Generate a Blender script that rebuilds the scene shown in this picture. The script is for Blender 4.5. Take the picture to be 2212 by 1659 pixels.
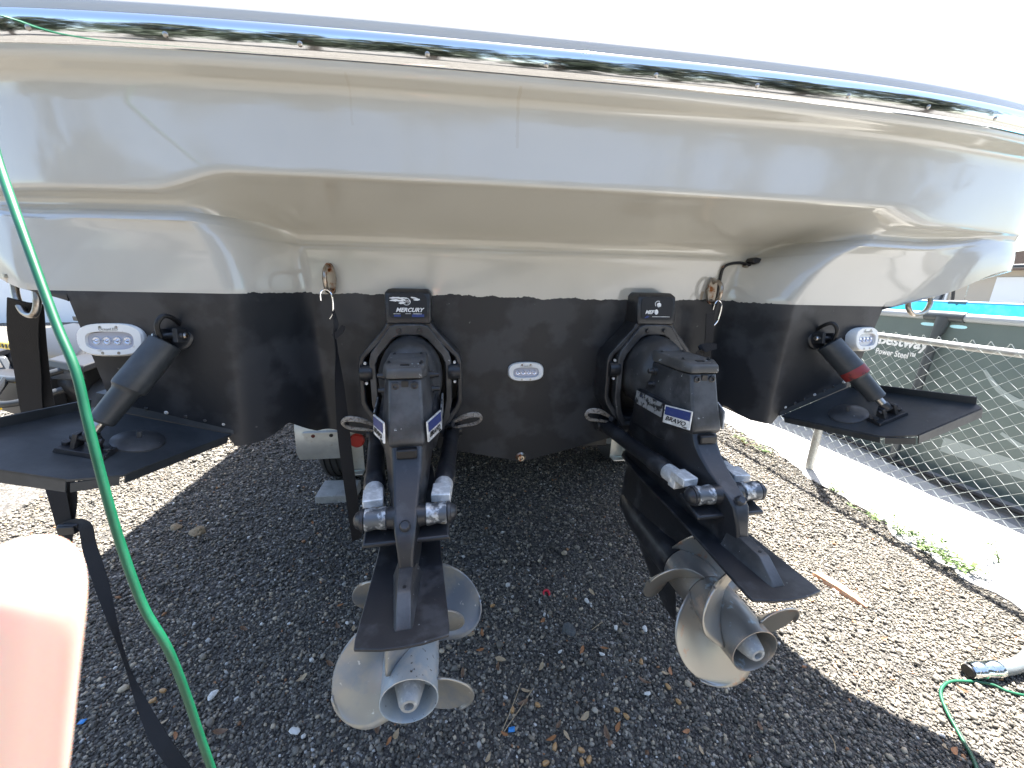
import bpy, bmesh, math, random
import numpy as np
from mathutils import Vector, Matrix, Quaternion
random.seed(7); rng = np.random.default_rng(7)
R = math.radians
scn = bpy.context.scene
for o in list(bpy.data.objects): bpy.data.objects.remove(o)
col = scn.collection

# ------------------------------------------------------------------ camera
CAMLOC = Vector((-.323, 0, 1.52)); YAW, PITCH, ROLL = R(9.2), R(14.8), R(1.15)
FPX = 830.7; PCX, PCY = 1106, 829.5            # focal length / centre in a 2212 px wide frame
_F = Vector((math.sin(YAW)*math.cos(PITCH), math.cos(YAW)*math.cos(PITCH), -math.sin(PITCH)))
_R0 = Vector((math.cos(YAW), -math.sin(YAW), 0)); _U0 = _R0.cross(_F)
_R = math.cos(ROLL)*_R0 + math.sin(ROLL)*_U0; _U = -math.sin(ROLL)*_R0 + math.cos(ROLL)*_U0
cam_d = bpy.data.cameras.new('camera'); cam = bpy.data.objects.new('camera', cam_d); col.objects.link(cam)
cam.matrix_world = Matrix.Translation(CAMLOC) @ Matrix((_R, _U, -_F)).transposed().to_4x4()
cam_d.sensor_width = 36; cam_d.lens = 36*FPX/2212; cam_d.clip_start = .01; cam_d.clip_end = 3000
cam_d.dof.use_dof = True; cam_d.dof.focus_distance = 1.35; cam_d.dof.aperture_fstop = 11
scn.camera = cam
def ray(x, y): return _F + (x-PCX)/FPX*_R - (y-PCY)/FPX*_U
def at(x, y, Y=None, Z=None, X=None, D=None):
    d = ray(x, y)
    if D is not None: return CAMLOC + d*D
    t = (X-CAMLOC.x)/d.x if X is not None else (Y-CAMLOC.y)/d.y if Y is not None else (Z-CAMLOC.z)/d.z
    return CAMLOC + d*t

# ------------------------------------------------------------------ light
SUN = Vector((.29, .40, 1.)).normalized()
w = bpy.data.worlds.new('World'); scn.world = w; w.use_nodes = True
nt = w.node_tree; bg = nt.nodes['Background']; sky = nt.nodes.new('ShaderNodeTexSky'); sky.sky_type = 'NISHITA'
sky.sun_disc = False; sky.sun_elevation = math.asin(SUN.z); sky.sun_rotation = math.atan2(SUN.x, SUN.y)
sky.air_density = 1.0; sky.dust_density = 1.6; sky.ozone_density = 1.0
nt.links.new(sky.outputs[0], bg.inputs[0]); bg.inputs[1].default_value = .07
sun_d = bpy.data.lights.new('sun', 'SUN'); sun_d.energy = 5; sun_d.angle = R(.53); sun_d.color = (1, .97, .92)
sun = bpy.data.objects.new('sun', sun_d); col.objects.link(sun); sun.rotation_euler = SUN.to_track_quat('Z', 'Y').to_euler()
sun.location = (3, 3, 12)
vs = scn.view_settings; vs.view_transform = 'Standard'; vs.look = 'None'; vs.gamma = 1; vs.exposure = 2.92

# ------------------------------------------------------------------ materials
MATS = {}
def mat(name, base, rough=.5, metal=0, spec=.5, noise=None, bump=None, coat=0, trans=0, emit=None):
    """noise: (scale, colour2, lo, hi) patches of a second colour; bump: (scale, strength)"""
    if name in MATS: return MATS[name]
    m = bpy.data.materials.new(name); m.use_nodes = True; n = m.node_tree.nodes; l = m.node_tree.links
    b = n['Principled BSDF']
    b.inputs['Base Color'].default_value = (*base, 1); b.inputs['Roughness'].default_value = rough
    b.inputs['Metallic'].default_value = metal; b.inputs['Specular IOR Level'].default_value = spec
    if coat: b.inputs['Coat Weight'].default_value = coat; b.inputs['Coat Roughness'].default_value = .05
    if trans: b.inputs['Transmission Weight'].default_value = trans
    if noise or bump:
        tc = n.new('ShaderNodeTexCoord')
    if noise:
        layers = noise if isinstance(noise, list) else [noise]
        prev = None
        for (sc, c2, lo, hi) in layers:
            t = n.new('ShaderNodeTexNoise'); t.inputs['Scale'].default_value = sc; t.inputs['Detail'].default_value = 6; t.inputs['Roughness'].default_value = .6
            l.new(tc.outputs['Object'], t.inputs['Vector'])
            r = n.new('ShaderNodeMapRange'); r.inputs[1].default_value = lo; r.inputs[2].default_value = hi
            l.new(t.outputs[0], r.inputs[0])
            mx = n.new('ShaderNodeMix'); mx.data_type = 'RGBA'; l.new(r.outputs[0], mx.inputs[0])
            if prev: l.new(prev, mx.inputs[6])
            else: mx.inputs[6].default_value = (*base, 1)
            mx.inputs[7].default_value = (*c2, 1); prev = mx.outputs[2]
        l.new(prev, b.inputs['Base Color'])
        rr = n.new('ShaderNodeMapRange'); rr.inputs[3].default_value = max(.02, rough-.1); rr.inputs[4].default_value = min(1, rough+.12)
        l.new(t.outputs[0], rr.inputs[0]); l.new(rr.outputs[0], b.inputs['Roughness'])
    if bump:
        t2 = n.new('ShaderNodeTexNoise'); t2.inputs['Scale'].default_value = bump[0]; t2.inputs['Detail'].default_value = 4
        l.new(tc.outputs['Object'], t2.inputs['Vector'])
        bp = n.new('ShaderNodeBump'); bp.inputs['Strength'].default_value = bump[1]; bp.inputs['Distance'].default_value = .004
        l.new(t2.outputs[0], bp.inputs['Height']); l.new(bp.outputs[0], b.inputs['Normal'])
    if emit:
        b.inputs['Emission Color'].default_value = (*emit[:3], 1); b.inputs['Emission Strength'].default_value = emit[3]
    MATS[name] = m; return m
M_black = mat('antifouling_black', (.028, .032, .036), .45, noise=[(9, (.044, .049, .054), .45, .62), (38, (.05, .052, .055), .66, .72)], bump=(60, .12))
M_drive = mat('drive_black', (.016, .017, .020), .36, noise=[(14, (.040, .042, .046), .5, .62), (60, (.16, .17, .17), .70, .73)], bump=(90, .08))
M_driveworn = mat('drive_black_worn', (.030, .031, .033), .38, noise=[(10, (.068, .070, .073), .45, .62), (70, (.38, .40, .40), .68, .71)], bump=(70, .1))
M_dark = mat('deep_black', (.006, .006, .007), .5)
M_chrome = mat('polished_stainless', (.72, .73, .74), .06, 1)
M_steel = mat('weathered_steel', (.42, .40, .37), .3, 1, noise=(30, (.22, .16, .11), .5, .7))
M_rustst = mat('rust_stained_steel', (.40, .36, .31), .32, 1, noise=(40, (.20, .07, .02), .52, .66))
M_alu = mat('oxidised_aluminium', (.55, .55, .53), .55, .35, noise=[(40, (.78, .78, .76), .45, .6), (55, (.14, .15, .16), .64, .7)], bump=(120, .25))
M_sleeve = mat('worn_sleeve', (.10, .11, .12), .4, .5, noise=[(45, (.45, .47, .48), .5, .6), (70, (.25, .20, .15), .62, .7)], bump=(90, .15))
M_propA = mat('prop_bluegrey_worn', (.22, .25, .29), .36, .5, noise=[(7, (.34, .325, .29), .42, .56), (60, (.62, .62, .60), .66, .71)], bump=(60, .08))
M_propB = mat('prop_bronze_worn', (.42, .40, .36), .33, .75, noise=[(9, (.12, .12, .12), .60, .66), (22, (.50, .29, .19), .60, .72)], bump=(50, .06))
M_hubA = mat('hub_bluegrey', (.33, .38, .42), .42, .3, noise=[(16, (.46, .45, .42), .48, .6), (80, (.08, .07, .06), .64, .68)], bump=(80, .12))
M_hubB = mat('hub_dark_bronze', (.24, .23, .21), .38, .55, noise=[(9, (.46, .36, .28), .55, .66), (26, (.36, .44, .47), .60, .68)], bump=(70, .1))
M_bezel = mat('light_bezel_white', (.78, .77, .73), .35, noise=(60, (.5, .47, .42), .62, .75))
M_lens = mat('light_lens', (.42, .43, .50), .12, coat=.5)
M_led = mat('led_reflector', (.62, .64, .72), .15, .6)
M_strap = mat('strap_webbing', (.010, .010, .012), .75, bump=(400, .3))
M_rope = mat('steel_braid', (.36, .33, .29), .45, .5, noise=(120, (.16, .14, .12), .5, .6), bump=(500, .4))
M_green = mat('green_hose', (.003, .072, .033), .38, noise=(15, (.005, .095, .045), .5, .7))
M_greenl = M_green
M_white = mat('decal_white', (.72, .72, .70), .45)
M_blue = mat('decal_blue', (.020, .036, .15), .45, noise=(60, (.05, .07, .15), .55, .7))
M_red = mat('red_plastic', (.42, .03, .02), .4)
M_redband = mat('worn_red_paint', (.22, .025, .022), .5, noise=(40, (.02, .02, .022), .55, .66))
M_tyre = mat('tyre_rubber', (.028, .028, .029), .7, bump=(60, .2))
M_galv = mat('galvanised_sheet', (.50, .51, .50), .42, .55, noise=[(7, (.62, .63, .60), .4, .65), (30, (.40, .36, .30), .62, .75)])
M_conc = mat('concrete_grey', (.33, .32, .30), .85, noise=[(14, (.24, .23, .21), .45, .7), (60, (.42, .41, .38), .6, .7)], bump=(90, .4))
M_kerb = mat('pale_concrete', (.42, .408, .385), .9, noise=[(3, (.36, .345, .315), .45, .7), (30, (.48, .465, .44), .55, .7)], bump=(60, .4))
M_wood = mat('weathered_wood', (.46, .22, .12), .7, noise=(25, (.52, .36, .25), .45, .65), bump=(60, .4))
M_fence = mat('galvanised_wire', (.46, .49, .47), .5, .2)
M_post = mat('galvanised_post', (.36, .36, .345), .5, .4, noise=(20, (.28, .27, .25), .5, .7))
M_pool = mat('pool_wall_vinyl', (.095, .125, .118), .4, noise=(2.5, (.115, .145, .135), .4, .7))
M_poolrail = mat('pool_rail_grey', (.30, .32, .33), .4)
M_poolleg = mat('pool_leg_dark', (.045, .052, .056), .4)
M_poolblue = mat('pool_liner_blue', (.10, .46, .60), .4, noise=(9, (.20, .60, .70), .45, .6))
M_water = mat('pool_water', (.05, .30, .42), .05)
M_pavtop = mat('paver_grey', (.20, .20, .20), .85, noise=(12, (.26, .25, .24), .45, .65), bump=(80, .3))
M_skin = mat('skin', (.80, .56, .45), .5)
M_utv = mat('utv_grey_paint', (.026, .027, .030), .5)
M_utvd = mat('utv_dark_plastic', (.02, .02, .022), .45)
M_utvtube = mat('utv_tube', (.03, .032, .034), .35)
M_glass = mat('windscreen_glass', (.16, .18, .20), .05, coat=1)
M_amber = mat('amber_cover', (.75, .50, .02), .35)
M_tube = mat('grey_tube', (.13, .145, .15), .4)

def gelcoat():
    m = bpy.data.materials.new('gelcoat_and_bottom_paint'); m.use_nodes = True; n = m.node_tree.nodes; l = m.node_tree.links
    b = n['Principled BSDF']; b.inputs['Specular IOR Level'].default_value = 1.0; tc = n.new('ShaderNodeTexCoord'); sep = n.new('ShaderNodeSeparateXYZ')
    l.new(tc.outputs['Object'], sep.inputs[0])
    def mth(op, a, bb=None, c=None):
        k = n.new('ShaderNodeMath'); k.operation = op
        for i, v in enumerate((a, bb, c)):
            if v is None: continue
            if isinstance(v, (int, float)): k.inputs[i].default_value = v
            else: l.new(v, k.inputs[i])
        return k.outputs[0]
    def noise(sc, det=5):
        t = n.new('ShaderNodeTexNoise'); t.inputs['Scale'].default_value = sc; t.inputs['Detail'].default_value = det
        l.new(tc.outputs['Object'], t.inputs['Vector']); return t.outputs[0]
    # ragged brushed edge where bottom paint stops; rougher inside the drive well
    ax = mth('ABSOLUTE', sep.outputs['X'])
    inside = mth('LESS_THAN', ax, .88)
    rag = mth('MULTIPLY', mth('SUBTRACT', noise(9), .5), .035)
    rag2 = mth('MULTIPLY', mth('SUBTRACT', noise(70), .5), .012)
    # height steps up to .022 near the starboard corner
    hgt = mth('ADD', mth('MULTIPLY', inside, mth('ADD', rag, rag2)), 1.468)
    hgt = mth('ADD', hgt, mth('MULTIPLY', sep.outputs['X'], -.006))
    mask = mth('GREATER_THAN', hgt, sep.outputs['Z'])
    # gelcoat colour: cream with chalky patches and brown runs
    gc = n.new('ShaderNodeMix'); gc.data_type = 'RGBA'; gc.inputs[6].default_value = (.485, .470, .420, 1); gc.inputs[7].default_value = (.45, .432, .38, 1)
    mr = n.new('ShaderNodeMapRange'); mr.inputs[1].default_value = .45; mr.inputs[2].default_value = .75; l.new(noise(2.2), mr.inputs[0]); l.new(mr.outputs[0], gc.inputs[0])
    prev = gc.outputs[2]
    # narrow vertical rust-brown runs under rail screws, below the rail only
    for (x0, ztop, zbot, wd, amt) in ((-.105, 2.0, 1.87, .004, .16), (-.53, 2.0, 1.9, .003, .12), (.705, 1.5, 1.455, .006, .5), (-.715, 1.5, 1.46, .004, .4)):
        wob = mth('MULTIPLY', mth('SUBTRACT', noise(30, 2), .5), .012)
        dx = mth('ABSOLUTE', mth('ADD', mth('SUBTRACT', sep.outputs['X'], x0), wob))
        inx = mth('LESS_THAN', dx, wd)
        inz = mth('MULTIPLY', mth('LESS_THAN', sep.outputs['Z'], ztop), mth('GREATER_THAN', sep.outputs['Z'], zbot))
        mx = n.new('ShaderNodeMix'); mx.data_type = 'RGBA'; l.new(mth('MULTIPLY', mth('MULTIPLY', inx, inz), amt), mx.inputs[0])
        l.new(prev, mx.inputs[6]); mx.inputs[7].default_value = (.30, .19, .08, 1); prev = mx.outputs[2]
    # sparse grime specks
    sp = n.new('ShaderNodeMapRange'); sp.inputs[1].default_value = .77; sp.inputs[2].default_value = .79; l.new(noise(55, 3), sp.inputs[0])
    mx = n.new('ShaderNodeMix'); mx.data_type = 'RGBA'; l.new(mth('MULTIPLY', sp.outputs[0], .45), mx.inputs[0]); l.new(prev, mx.inputs[6]); mx.inputs[7].default_value = (.25, .2, .14, 1); prev = mx.outputs[2]
    # bottom paint: mottled black, scuffs
    pa = n.new('ShaderNodeMix'); pa.data_type = 'RGBA'; pa.inputs[6].default_value = (.0135, .016, .0205, 1); pa.inputs[7].default_value = (.033, .036, .042, 1)
    m1 = n.new('ShaderNodeMapRange'); m1.inputs[1].default_value = .47; m1.inputs[2].default_value = .56; l.new(noise(6, 8), m1.inputs[0]); l.new(m1.outputs[0], pa.inputs[0])
    pb = n.new('ShaderNodeMix'); pb.data_type = 'RGBA'; l.new(pa.outputs[2], pb.inputs[6]); pb.inputs[7].default_value = (.10, .105, .105, 1)
    m2 = n.new('ShaderNodeMapRange'); m2.inputs[1].default_value = .735; m2.inputs[2].default_value = .76; l.new(noise(33, 6), m2.inputs[0]); l.new(m2.outputs[0], pb.inputs[0])
    fin = n.new('ShaderNodeMix'); fin.data_type = 'RGBA'; l.new(mask, fin.inputs[0]); l.new(prev, fin.inputs[6]); l.new(pb.outputs[2], fin.inputs[7])
    l.new(fin.outputs[2], b.inputs['Base Color'])
    rg = n.new('ShaderNodeMix'); l.new(mask, rg.inputs[0]); rg.inputs[2].default_value = .09; 
    r2 = n.new('ShaderNodeMapRange'); r2.inputs[3].default_value = .36; r2.inputs[4].default_value = .55; l.new(noise(11), r2.inputs[0]); l.new(r2.outputs[0], rg.inputs[3])
    l.new(rg.outputs[0], b.inputs['Roughness'])
    l.new(mth('SUBTRACT', .80, mth('MULTIPLY', mask, .40)), b.inputs['Specular IOR Level'])
    bp = n.new('ShaderNodeBump'); bp.inputs['Distance'].default_value = .004; l.new(mth('MULTIPLY', mask, .12), bp.inputs['Strength']); l.new(noise(60), bp.inputs['Height'])
    l.new(bp.outputs[0], b.inputs['Normal'])
    return m
M_hull = gelcoat()
M_gel = mat('gelcoat_plain', (.70, .685, .635), .1)

# ------------------------------------------------------------------ mesh helpers
class MB:
    def __init__(s): s.v = []; s.f = []
    def add(s, vs, fs, M=None):
        k = len(s.v)
        s.v += [tuple(M @ Vector(v)) if M is not None else tuple(v) for v in vs]
        s.f += [tuple(i+k for i in f) for f in fs]; return s
    def box(s, c, d, M=None, taper=(1, 1)):
        x, y, z = d[0]/2, d[1]/2, d[2]/2; vs = []
        for dz in (-1, 1):
            tx, ty = taper if dz > 0 else (1, 1)
            for sx, sy in ((-1, -1), (1, -1), (1, 1), (-1, 1)): vs.append((c[0]+sx*x*tx, c[1]+sy*y*ty, c[2]+dz*z))
        return s.add(vs, [(3, 2, 1, 0), (4, 5, 6, 7), (0, 1, 5, 4), (1, 2, 6, 5), (2, 3, 7, 6), (3, 0, 4, 7)], M)
    def cyl(s, p0, p1, r0, r1=None, n=16, caps=True):
        return s.lathe(p0, p1, [(0, r0), (1, r0 if r1 is None else r1)], n, caps)
    def lathe(s, p0, p1, prof, n=20, caps=True):
        """prof: (t along p0-p1, radius)"""
        p0, p1 = Vector(p0), Vector(p1); ax = (p1-p0); q = ax.normalized().to_track_quat('Z', 'Y'); vs = []; fs = []
        for t, r in prof:
            for k in range(n):
                a = 2*math.pi*k/n; vs.append(p0+ax*t+q @ Vector((r*math.cos(a), r*math.sin(a), 0)))
        for i in range(len(prof)-1):
            for k in range(n): fs.append((i*n+k, i*n+(k+1) % n, (i+1)*n+(k+1) % n, (i+1)*n+k))
        if caps:
            fs.append(tuple(reversed(range(n)))); fs.append(tuple((len(prof)-1)*n+k for k in range(n)))
        return s.add(vs, fs)
    def tube(s, pts, r, n=8, smooth=True, closed=False, sub=6):
        P = [Vector(p) for p in pts]
        rr = r if isinstance(r, (list, tuple)) else [r]*len(P)
        if smooth: P, rr = spline(P, rr, sub)
        vs = []; fs = []; up = Vector((0, 0, 1)); prev = None; m = len(P)
        for i, p in enumerate(P):
            t = (P[min(i+1, m-1)]-P[max(i-1, 0)]).normalized()
            if prev is None:
                a = up if abs(t.z) < .9 else Vector((1, 0, 0)); u = (a-t*a.dot(t)).normalized()
            else: u = (prev-t*prev.dot(t)).normalized()
            prev = u; b = t.cross(u)
            for k in range(n):
                an = 2*math.pi*k/n; vs.append(p+(u*math.cos(an)+b*math.sin(an))*rr[i])
        for i in range(m-1):
            for k in range(n): fs.append((i*n+k, i*n+(k+1) % n, (i+1)*n+(k+1) % n, (i+1)*n+k))
        fs.append(tuple(reversed(range(n)))); fs.append(tuple((m-1)*n+k for k in range(n)))
        return s.add(vs, fs)
    def ribbon(s, pts, widths, dirs, th=.003, sub=5):
        """flat webbing: centre points, widths and the direction of the width"""
        P = [Vector(p) for p in pts]; D = [Vector(d) for d in dirs]
        P2, W2 = spline(P, list(widths), sub); D2, _ = spline(D, [0]*len(D), sub)
        vs = []; m = len(P2)
        for i, p in enumerate(P2):
            t = (P2[min(i+1, m-1)]-P2[max(i-1, 0)]).normalized(); d = D2[i]; d = (d-t*d.dot(t)).normalized(); nn = t.cross(d)
            for a, b in ((-1, -1), (1, -1), (1, 1), (-1, 1)): vs.append(p+d*a*W2[i]/2+nn*b*th/2)
        fs = []
        for i in range(m-1):
            for k in range(4): fs.append((i*4+k, i*4+(k+1) % 4, (i+1)*4+(k+1) % 4, (i+1)*4+k))
        fs += [(3, 2, 1, 0), tuple((m-1)*4+k for k in range(4))]
        return s.add(vs, fs)
    def prism(s, poly, a, b, M=None):
        """poly (u,v) extruded along first axis from a to b: points (a,u,v)"""
        n = len(poly); vs = [(a, u, v) for u, v in poly]+[(b, u, v) for u, v in poly]
        fs = [tuple(range(n)), tuple(reversed(range(n, 2*n)))]+[(i, n+i, n+(i+1) % n, (i+1) % n) for i in range(n)]
        return s.add(vs, fs, M)
    def frame(s, outer, inner, y0, y1):
        """(x,z) loops of equal length, extruded from y0 to y1"""
        n = len(outer); vs = [(x, y0, z) for x, z in outer]+[(x, y0, z) for x, z in inner]+[(x, y1, z) for x, z in outer]+[(x, y1, z) for x, z in inner]; fs = []
        for i in range(n):
            j = (i+1) % n
            fs += [(i, j, n+j, n+i), (2*n+i, 3*n+i, 3*n+j, 2*n+j), (i, 2*n+i, 2*n+j, j), (n+i, n+j, 3*n+j, 3*n+i)]
        return s.add(vs, fs)
    def loft(s, rings, cap=True):
        n = len(rings[0]); vs = [p for r in rings for p in r]; fs = []
        for i in range(len(rings)-1):
            for k in range(n): fs.append((i*n+k, i*n+(k+1) % n, (i+1)*n+(k+1) % n, (i+1)*n+k))
        if cap: fs += [tuple(reversed(range(n))), tuple((len(rings)-1)*n+k for k in range(n))]
        return s.add(vs, fs)
    def build(s, name, m, parent=None, ang=40, bevel=0, seg=2, flat=False):
        me = bpy.data.meshes.new(name); me.from_pydata([tuple(v) for v in s.v], [], s.f)
        bm = bmesh.new(); bm.from_mesh(me); bmesh.ops.recalc_face_normals(bm, faces=bm.faces); bm.to_mesh(me); bm.free()
        if m: me.materials.append(m)
        if not flat:
            me.polygons.foreach_set('use_smooth', [True]*len(me.polygons)); me.set_sharp_from_angle(angle=R(ang))
        o = bpy.data.objects.new(name, me); col.objects.link(o)
        if parent: o.parent = parent
        if bevel:
            b = o.modifiers.new('bevel', 'BEVEL'); b.width = bevel; b.segments = seg; b.limit_method = 'ANGLE'; b.angle_limit = R(35); b.harden_normals = False
        return o
def spline(P, r, sub):
    out = []; ro = []
    for i in range(len(P)-1):
        p0, p1, p2, p3 = P[max(i-1, 0)], P[i], P[i+1], P[min(i+2, len(P)-1)]
        for k in range(sub):
            t = k/sub; t2 = t*t; t3 = t2*t
            out.append(.5*((2*p1)+(p2-p0)*t+(2*p0-5*p1+4*p2-p3)*t2+(3*p1-p0-3*p2+p3)*t3)); ro.append(r[i]*(1-t)+r[i+1]*t)
    out.append(P[-1].copy()); ro.append(r[-1]); return out, ro
def empty(name, loc=(0, 0, 0), rz=0):
    o = bpy.data.objects.new(name, None); col.objects.link(o); o.location = loc; o.rotation_euler = (0, 0, rz); o.empty_display_size = .1; return o
def tag(o, label, cat, group=None):
    o['label'] = label; o['category'] = cat
    if group: o['group'] = group
    return o
def struct(o): o['kind'] = 'structure'; return o
def part_label(o, t): o['label'] = t; return o
def basis(o, ex, ey, ez): return Matrix.Translation(Vector(o)) @ Matrix((Vector(ex).normalized(), Vector(ey).normalized(), Vector(ez).normalized())).transposed().to_4x4()
def text(name, body, size, M, m, parent=None, shear=0, bold=0, ext=.0006, sx=1, width=None):
    cu = bpy.data.curves.new(name, 'FONT'); cu.body = body; cu.size = size; cu.shear = shear; cu.extrude = ext; cu.offset = bold; cu.align_x = 'CENTER'; cu.align_y = 'CENTER'; cu.resolution_u = 3
    to = bpy.data.objects.new(name, cu); col.objects.link(to); bpy.context.view_layer.update()
    me = bpy.data.meshes.new_from_object(to.evaluated_get(bpy.context.evaluated_depsgraph_get())); bpy.data.objects.remove(to); bpy.data.curves.remove(cu)
    me.materials.clear(); me.materials.append(m)
    if width:
        xs_ = [v.co.x for v in me.vertices]; sx = width/(max(xs_)-min(xs_))
    me.transform(M @ Matrix.Diagonal((sx, 1, 1, 1))); o = bpy.data.objects.new(name, me); col.objects.link(o)
    if parent: o.parent = parent
    return o
def oval(a, b, n=28, p=2.6):
    out = []
    for k in range(n):
        t = 2*math.pi*k/n; c, s_ = math.cos(t), math.sin(t)
        out.append((a*math.copysign(abs(c)**(2/p), c), b*math.copysign(abs(s_)**(2/p), s_)))
    return out
def sstep(a, b, x):
    t = min(1, max(0, (x-a)/(b-a))); return t*t*(3-2*t)
def lerp(a, b, t): return a+(b-a)*t
def interp(x, xs, ys):
    return float(np.interp(x, xs, ys))

# ------------------------------------------------------------------ setting: ground
def ground_mat():
    m = bpy.data.materials.new('gravel_bed'); m.use_nodes = True; n = m.node_tree.nodes; l = m.node_tree.links; b = n['Principled BSDF']
    tc = n.new('ShaderNodeTexCoord'); v = n.new('ShaderNodeTexVoronoi'); v.inputs['Scale'].default_value = 75; l.new(tc.outputs['Object'], v.inputs['Vector'])
    cr = n.new('ShaderNodeValToRGB'); el = cr.color_ramp.elements
    el[0].position = 0; el[0].color = (.03, .028, .026, 1); el[1].position = .75; el[1].color = (.11, .10, .088, 1)
    e = el.new(.86); e.color = (.16, .14, .11, 1); e = el.new(.96); e.color = (.36, .34, .30, 1)
    wn = n.new('ShaderNodeSeparateColor'); l.new(v.outputs['Color'], wn.inputs[0]); l.new(wn.outputs[0], cr.inputs[0])
    ns = n.new('ShaderNodeTexNoise'); ns.inputs['Scale'].default_value = 1.6; ns.inputs['Detail'].default_value = 5; l.new(tc.outputs['Object'], ns.inputs['Vector'])
    mr = n.new('ShaderNodeMapRange'); mr.inputs[1].default_value = .42; mr.inputs[2].default_value = .62; mr.inputs[3].default_value = .0; mr.inputs[4].default_value = .6; l.new(ns.outputs[0], mr.inputs[0])
    mx = n.new('ShaderNodeMix'); mx.data_type = 'RGBA'; l.new(mr.outputs[0], mx.inputs[0]); l.new(cr.outputs[0], mx.inputs[6]); mx.inputs[7].default_value = (.06, .054, .046, 1)
    l.new(mx.outputs[2], b.inputs['Base Color']); b.inputs['Roughness'].default_value = .9
    bp = n.new('ShaderNodeBump'); bp.inputs['Strength'].default_value = .9; bp.inputs['Distance'].default_value = .01; bp.invert = True
    l.new(v.outputs['Distance'], bp.inputs['Height']); l.new(bp.outputs[0], b.inputs['Normal'])
    return m
g = MB(); g.add([(-300, -300, 0), (300, -300, 0), (300, 600, 0), (-300, 600, 0)], [(0, 1, 2, 3)])
struct(g.build('ground', ground_mat(), flat=True))
def kx(y): return 2.20+.165*y      # gravel side of the kerb
def kb(y): return 3.02+.19*y       # pool side
g = MB(); ys = [-4, -2, 0]+[.4+.06*i for i in range(75)]+[6, 9, 14]
fr = [(kx(y)+.03*math.sin(7*y)+.02*math.sin(17*y+1)+random.uniform(-.025, .025), y) for y in ys]; bk = [(kb(y), y) for y in ys]
vs = [(x, y, -.05) for x, y in fr]+[(x, y, .012) for x, y in fr]+[(x, y, .03) for x, y in bk]; n_ = len(ys)
g.add(vs, [(i, i+1, n_+i+1, n_+i) for i in range(n_-1)]+[(n_+i, n_+i+1, 2*n_+i+1, 2*n_+i) for i in range(n_-1)])
struct(g.build('kerb', M_kerb))
patio = struct(MB().add([(2.6, -5, .012), (16, -5, .012), (16, 16, .012), (3.0, 16, .012)], [(0, 1, 2, 3)]).build('patio', M_pavtop, flat=True))
pav = None                         # separate pavers where they can be told apart
for i in range(5):
    for j in range(24):
        x0, y0 = 3.30+i*.21, .6+j*.21
        if x0 < kb(y0+.2)+.02: continue
        if pav is None:
            pav = MB().box((.1, .1, 0), (.196, .196, .05), taper=(.97, .97)).build('paver', M_pavtop, patio); p_ = pav
        else:
            p_ = pav.copy(); col.objects.link(p_)
        p_.location = (x0, y0+(.1 if i % 2 else 0), .022+random.uniform(-.002, .002))

# ------------------------------------------------------------------ boat
BX = -.03
boat = tag(empty('motor_boat', (BX, 1.45, 0)), 'large white motor boat with a black painted underside and twin sterndrives', 'boat')
bl = lambda p: Vector((p[0]-BX, p[1]-1.45, p[2]))      # world -> boat local
# rail plan (half), x from the centre line
PL = [Vector(p) for p in ((0, 1.105, 0), (.4, 1.107, 0), (.8, 1.119, 0), (1.1, 1.138, 0), (1.35, 1.165, 0), (1.55, 1.195, 0), (1.80, 1.240, 0), (1.92, 1.285, 0), (1.955, 1.355, 0), (1.90, 1.45, 0), (1.77, 1.56, 0), (1.66, 1.72, 0), (1.63, 2.1, 0), (1.62, 4.0, 0), (1.58, 5.5, 0), (1.45, 7.4, 0), (1.05, 9.6, 0), (.5, 11.0, 0), (.05, 11.5, 0))]
SHEAR = .03                          # the stern is not quite square to the drives
plan, _ = spline(PL, [0]*len(PL), 14)
# resample, dense where the drive well ends
half = []
for i, p in enumerate(plan): half.append(p)
def dens(lst):
    out = []
    for a, b in zip(lst[:-1], lst[1:]):
        out.append(a)
        if .7 < a.x < 1.5 and a.y < 1.3:
            for k in (1, 2, 3): out.append(a.lerp(b, k/4))
    return out+[lst[-1]]
half = dens(half)
HALF_R = half
def squeeze(p): d = max(0, p.x-1.2); return Vector((p.x-.58*d*d/(d+.20), p.y, p.z))
HALF_L = [squeeze(p) for p in half]
def yrail(x):
    xs = [p.x for p in plan if p.y < 1.45]; return float(np.interp(x, xs, [p.y for p in plan if p.y < 1.45]))
NR = 78                              # rows from deck edge to the paint line
TOP = [(.075, 2.128), (.06, 2.1275), (.04, 2.126), (.022, 2.122), (.012, 2.113), (.008, 2.098), (.004, 2.070), (.004, 2.022), (.004, 2.010), (.008, 1.999), (.016, 1.992), (.032, 1.987), (.042, 1.977), (.046, 1.96), (.046, 1.925), (.042, 1.87)]
CEN = TOP+[(.036, 1.81), (.034, 1.79), (.0345, 1.782), (.037, 1.776), (.043, 1.772), (.052, 1.769), (.09, 1.758), (.20, 1.716), (.285, 1.682), (.305, 1.672), (.316, 1.660), (.322, 1.645), (.3225, 1.632), (.319, 1.624), (.319, 1.615), (.321, 1.60), (.325, 1.55), (.331, 1.47)]
SID = TOP+[(.038, 1.785), (.036, 1.748), (.0365, 1.738), (.039, 1.731), (.047, 1.727), (.064, 1.724), (.082, 1.716), (.090, 1.702), (.086, 1.688), (.070, 1.679), (.058, 1.670), (.053, 1.660), (.054, 1.648), (.060, 1.635), (.064, 1.61), (.073, 1.58), (.090, 1.53), (.104, 1.47)]
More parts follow.
